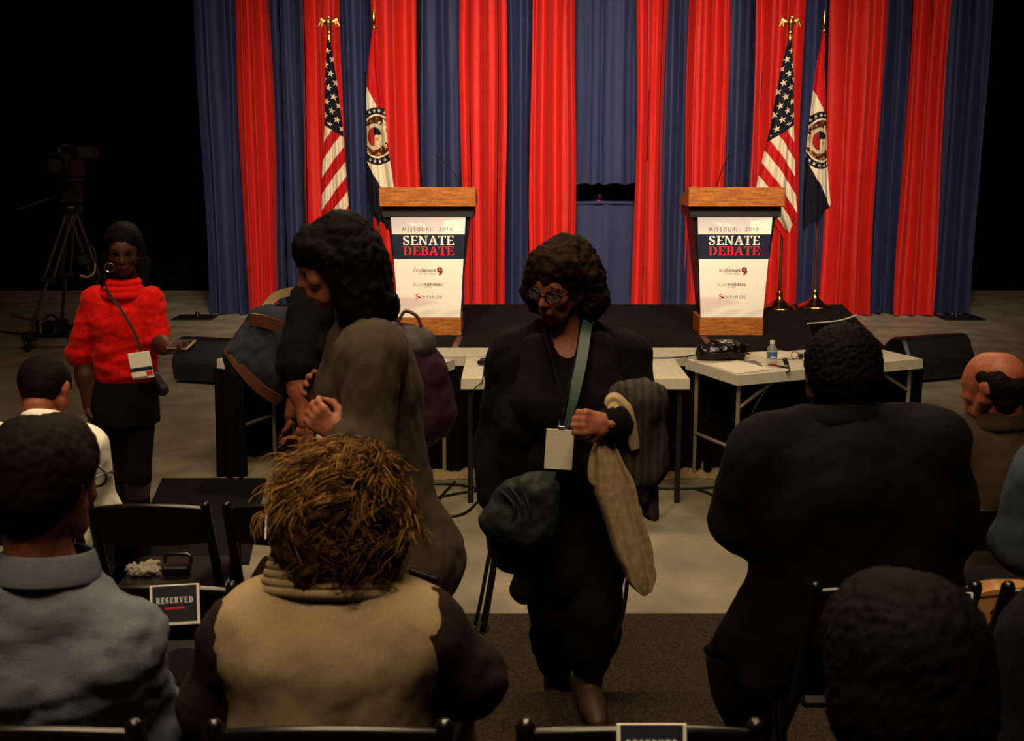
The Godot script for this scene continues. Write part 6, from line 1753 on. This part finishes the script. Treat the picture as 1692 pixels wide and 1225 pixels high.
# a hanging cloth: stations [point, half width, half depth]; lengthwise folds run round its section
func folded(st: Array, folds: int, sd: int) -> ArrayMesh:
	var m := MB.new()
	var rg := RandomNumberGenerator.new(); rg.seed = sd
	var ph := rg.randf() * TAU
	var rows := []
	var pts := spline(st.map(func(e): return e[0]), 6)
	var n := pts.size()
	for i in n:
		var t := float(i) / (n - 1) * (st.size() - 1)
		var k := mini(int(t), st.size() - 2)
		var w: float = lerpf(st[k][1], st[k + 1][1], t - k)
		var dp: float = lerpf(st[k][2], st[k + 1][2], t - k)
		var al: Vector3 = (pts[mini(i + 1, n - 1)] - pts[maxi(i - 1, 0)]).normalized()
		var x := al.cross(Vector3.BACK).normalized()
		var z := x.cross(al).normalized()
		var row := []
		for j in 49:
			var a := TAU * j / 48.0
			var r := 1.0 + 0.16 * sin(folds * a + ph + i * 0.03) + 0.08 * sin((folds * 2 + 1) * a + ph * 2.0 + i * 0.08)
			row.append(pts[i] + x * (w * cos(a) * (1.0 + 0.05 * sin(i * 0.7 + sd))) + z * (dp * sin(a) * r * 1.4 + dp * 0.5 * cos(folds * a * 0.5 + ph)))
		rows.append(row)
	m.sheet(rows, Vector3.BACK)
	return m.mesh()

# ---- things on the tables, chairs and floor -------------------------------------------------------
func paper(label: String, pts: Array, y: float, th: float, m: Material, group := "") -> void:
	var lo := []
	var hi := []
	for p in pts:
		var g := G(p[0], p[1], y)
		lo.append(g); hi.append(g + Vector3(0, th, 0))
	var c0: Vector3 = (lo[0] + lo[2]) * 0.5
	var o := thing("paper", label, "paper", c0, 0, group)
	part("sheet", MB.new().prism(rel(lo, c0), rel(hi, c0)).mesh(), m, o)
	if th > 0.003:
		part("top_sheet", MB.new().prism(rel(hi, c0).map(func(p): return p * Vector3(0.97, 1, 0.97) + Vector3(0.004, 0.0008, 0.004)), rel(hi, c0).map(func(p): return p * Vector3(0.97, 1, 0.97) + Vector3(0.004, 0.0018, 0.004))).mesh(), m, o)
func clutter() -> void:
	var ty := TABLE + 0.001
	paper("white paper sheets on the near corner of the right table", [[1168, 604], [1217, 596.5], [1279, 611], [1218, 619]], ty, 0.005, M.paper, "papers on the right table")
	paper("white paper lying behind the water bottle", [[1234, 583], [1290, 579.5], [1330, 588], [1270, 594]], ty, 0.002, M.paper, "papers on the right table")
	paper("narrow printed slip beside the black pouch", [[1228, 597], [1246, 595.5], [1258, 600], [1240, 602]], ty, 0.001, M.grey_print, "papers on the right table")
	# soft black pouch
	var pc := thing("pouch", "shiny black zipped pouch on the right table below the right lectern", "pouch", G(1192, 594, ty))
	var p0 := pc.position
	part("pouch_body", bm([blob([c(Vector3(-0.11, 0.055, 0), Vector3(0.10, 0.06, 0), 0.05, 0.05, Vector3.BACK, 1.3), c(Vector3(-0.03, 0.07, 0), Vector3(0.05, 0.075, 0), 0.05, 0.048, Vector3.BACK, 1.3), c(Vector3(-0.125, 0.035, 0), Vector3(0.12, 0.04, 0), 0.034, 0.036, Vector3.BACK, 1.6)], 0.008, 0.04, 0.008, 14.0, 5)]), M.black_gloss, pc)
	part("zip_band", MB.new().tube(spline([Vector3(-0.165, 0.042, 0.03), Vector3(-0.08, 0.05, 0.088), Vector3(0.06, 0.055, 0.09), Vector3(0.155, 0.05, 0.035)], 6), 0.005, 6).mesh(), M.dark_metal, pc)
	part("tab", MB.new().box(Vector3(0.168, 0.075, 0), Vector3(0.03, 0.045, 0.012), 0.004).mesh(), M.black_plastic, pc)
	# bottle
	var bo := thing("water_bottle", "clear plastic water bottle with a blue and green label and white cap", "bottle", G(1275, 603, ty))
	part("bottle_shell", MB.new().lathe(Vector3.ZERO, [Vector2(0.026, 0), Vector2(0.032, 0.006), Vector2(0.032, 0.03), Vector2(0.0305, 0.035), Vector2(0.032, 0.04), Vector2(0.032, 0.095), Vector2(0.029, 0.108), Vector2(0.0155, 0.127), Vector2(0.0135, 0.136)], 24).mesh(), M.bottle, bo)
	var lb := MB.new(); lb.uvs = true
	part("label", lb.lathe(Vector3(0, 0.044, 0), [Vector2(0.0326, 0), Vector2(0.0328, 0.002), Vector2(0.0328, 0.04), Vector2(0.0326, 0.042)], 24).mesh(), bottle_label(), bo)
	part("cap", MB.new().lathe(Vector3(0, 0.134, 0), [Vector2(0.0155, 0), Vector2(0.016, 0.003), Vector2(0.0155, 0.021), Vector2(0.0, 0.022)], 18).mesh(), M.white, bo)
	# pens
	for e in [[1250, 602, 1260, 606, M.black_gloss, "black marker beside the paper sheets"], [1270, 602, 1302, 608, M.maroon_print, "red and black pen in front of the water bottle"]]:
		var a := G(e[0], e[1], ty + 0.006)
		var b := G(e[2], e[3], ty + 0.006)
		var o := thing("pen", e[5], "pen", a)
		part("barrel", MB.new().tube([Vector3.ZERO, (b - a) * 0.6], 0.006, 10).mesh(), e[4], o)
		part("cap", MB.new().tube([(b - a) * 0.6, b - a], [0.007, 0.0055], 10).mesh(), M.black_gloss, o)
	# a plug with its cable hanging off the table's front
	var pl := thing("power_cable", "black cable with a plug hanging over the front of the right table", "cable", G(1298, 603, ty))
	var c0 := pl.position
	part("plug", MB.new().box(Vector3(0, 0.02, 0), Vector3(0.028, 0.05, 0.03), 0.007, Basis(Vector3.BACK, 0.4)).mesh(), M.black_plastic, pl)
	part("cord", MB.new().tube(spline([Vector3(0.01, 0.01, 0), G(1304, 608, ty + 0.006) - c0, G(1303, 613.5, ty + 0.004) - c0, P(1290, 622, 7.32) - c0, P(1262, 650, 7.2) - c0, P(1240, 690, 7.15) - c0, P(1215, 770, 7.2) - c0], 5), 0.0045, 6).mesh(), M.black_plastic, pl)
	# coiled earpiece and a small black clip by the suited man's head
	var ep := thing("earpiece", "coiled black earpiece wire on the paper left of the suited person", "earpiece", G(1318, 594, ty))
	part("clip", MB.new().box(Vector3(0.02, 0.02, 0), Vector3(0.03, 0.035, 0.02), 0.006).mesh(), M.black_plastic, ep)
	part("coil", MB.new().tube(range(15).map(func(i): return Vector3(-0.02 + 0.022 * cos(TAU * i / 14.0), 0.028 + 0.026 * sin(TAU * i / 14.0), 0.0)), 0.002, 6).mesh(), M.black_plastic, ep)
	part("wire", MB.new().tube(spline([Vector3(0.02, 0.006, 0), Vector3(-0.05, 0.004, 0.02), Vector3(-0.12, 0.004, 0.03), Vector3(-0.2, 0.004, 0.02)], 5), 0.002, 6).mesh(), M.black_plastic, ep)
	# little black device on the middle table, cable over its front
	var dv := thing("microphone_pack", "small black device on the middle table beside the black cardigan's shoulder", "device", G(800, 603, ty))
	part("device_body", MB.new().box(Vector3(0, 0.022, 0), Vector3(0.06, 0.04, 0.05), 0.012).mesh(), M.black_plastic, dv)
	part("dial", MB.new().lathe(Vector3(-0.03, 0.02, 0.02), [Vector2(0.014, 0), Vector2(0.014, 0.012), Vector2(0, 0.014)], 12, Vector3.BACK).mesh(), M.dark_metal, dv)
	tag(part("table_cable", MB.new().tube(spline([G(800, 608, ty + 0.004), G(798, 624, ty + 0.004), P(796, 632, 7.04), P(785, 642, 7.02), P(780, 660, 7.03), P(775, 720, 7.1)], 5), 0.004, 6).mesh(), M.black_plastic), "thin black cable drooping over the front of the middle table", "cable")
	tag(part("table_cable", MB.new().tube(spline([G(1040, 592, ty + 0.003), G(1110, 591.5, ty + 0.003), G(1152, 586, ty + 0.003)], 5), 0.004, 6).mesh(), M.black_plastic), "thin black cable along the back of the middle table", "cable")
	# cables on the floor before the tables
	var fl := [[[[690, 802], [730, 800], [760, 802], [790, 808]], "black cable along the skirt at the left of the middle table"], [[[752, 796], [728, 822], [722, 842], [742, 853], [768, 848], [790, 828], [800, 810]], "looped black cable on the floor by the middle table's left leg"], [[[640, 842], [700, 828], [760, 815], [800, 810]], "thin dark cable across the floor left of the looped one"], [[[1070, 806], [1130, 808], [1200, 805], [1260, 806]], "black cable along the pale cloth below the right table"], [[[1148, 808], [1170, 815], [1185, 825], [1200, 840]], "short black cable curving toward the person in the suit"]]
	for e in fl:
		tag(part("floor_cable", MB.new().tube(spline(e[0].map(func(p): return G(p[0], p[1], 0.009)), 6), 0.008, 6).mesh(), M.black_plastic), e[1], "cable")
	# black rubber mat before the left table
	var c1 := [G(268, 793, 0), G(440, 793, 0), G(412, 934, 0), G(205, 934, 0)]
	var mc: Vector3 = (c1[0] + c1[2]) * 0.5
	var mt := thing("floor_mat", "black mat on the stage floor between the left table and the front chairs", "mat", mc)
	part("mat_sheet", MB.new().prism(rel(c1, mc), rel(c1, mc).map(func(p): return p + Vector3(0, 0.012, 0))).mesh(), M.mat_rubber, mt)
	# small things on the empty front chair
	var sy := TIER1 + 0.463
	var sx := Vector3(P(262, 950, 4.2).x, sy, -4.22)
	var cp_ := thing("plastic_bag", "crumpled clear plastic wrapping on the empty front-row chair seat", "bag", sx + Vector3(-0.05, 0, 0.02))
	part("wrapping", bm([blob([c(Vector3(-0.05, 0.012, 0), Vector3(0.03, 0.016, -0.02), 0.02, 0.024), c(Vector3(-0.02, 0.014, 0.03), Vector3(0.05, 0.01, 0.02), 0.018, 0.014)], 0.005, 0.02, 0.016, 40.0, 8)]), M.grey_print, cp_)
	var bk := thing("clip_case", "small black case with a handle on the empty front-row chair seat", "case", sx + Vector3(0.07, 0, 0.03))
	part("case_body", MB.new().box(Vector3(0, 0.018, 0), Vector3(0.10, 0.034, 0.05), 0.008).mesh(), M.black_gloss, bk)
	part("case_handle", MB.new().tube(spline([Vector3(-0.045, 0.03, -0.02), Vector3(-0.042, 0.062, -0.03), Vector3(0.04, 0.062, -0.03), Vector3(0.045, 0.03, -0.02)], 5), 0.007, 8).mesh(), M.black_gloss, bk)
	# tan handbag at the right edge
	var tb := thing("handbag", "tan leather handbag with an oval handle opening at the right edge", "handbag", P(1663, 1030, 2.92))
	var b := MB.new()
	var oring := []
	var iring := []
	for i in 32:
		var a := TAU * i / 32.0
		var r := 1.0 / pow(pow(absf(cos(a)), 3.0) + pow(absf(sin(a)), 3.0), 1.0 / 3.0)
		oring.append(Vector2(0.115 * cos(a) * r, 0.03 + 0.075 * sin(a) * r))
		iring.append(Vector2(-0.02 + 0.04 * cos(a), 0.035 + 0.028 * sin(a)))
	for i in 32:
		var j := (i + 1) % 32
		for z in [-0.035, 0.035]:
			b.quad(Vector3(oring[i].x, oring[i].y, z), Vector3(oring[j].x, oring[j].y, z), Vector3(iring[j].x, iring[j].y, z), Vector3(iring[i].x, iring[i].y, z), Vector3(0, 0, z))
		b.quad(Vector3(oring[i].x, oring[i].y, -0.035), Vector3(oring[j].x, oring[j].y, -0.035), Vector3(oring[j].x, oring[j].y, 0.035), Vector3(oring[i].x, oring[i].y, 0.035), Vector3(oring[i].x, oring[i].y - 0.03, 0))
		b.quad(Vector3(iring[i].x, iring[i].y, -0.035), Vector3(iring[j].x, iring[j].y, -0.035), Vector3(iring[j].x, iring[j].y, 0.035), Vector3(iring[i].x, iring[i].y, 0.035), Vector3(-0.02 - iring[i].x, 0.035 - iring[i].y, 0))
	part("bag_body", b.mesh(), M.tan_leather, tb)
	part("bag_seam", MB.new().tube(range(9).map(func(i): return Vector3(-0.09 + 0.0225 * i, 0.085 + 0.006 * sin(i * 0.4), 0.036)), 0.0025, 6).mesh(), M.brown_leather, tb)
func bottle_label() -> StandardMaterial3D:
	var im := Image.create(96, 32, false, Image.FORMAT_RGB8)
	for y in 32:
		for x in 96:
			var t := fposmod(x / 96.0 + 0.1, 0.5) / 0.5
			var cc := Color(0.16, 0.36, 0.66).lerp(Color(0.30, 0.52, 0.78), y / 32.0)
			if t < 0.45: cc = Color(0.22, 0.42, 0.18).lerp(Color(0.75, 0.72, 0.25), clampf(1.0 - absf(t - 0.25) * 5.0 - absf(y - 14) * 0.05, 0, 1))
			if y < 5 or (t > 0.55 and y > 10 and y < 14 and t < 0.9): cc = Color(0.85, 0.88, 0.9)
			im.set_pixel(x, y, cc)
	var m := mat(Color.WHITE, 0.35); m.albedo_texture = ImageTexture.create_from_image(im)
	return m
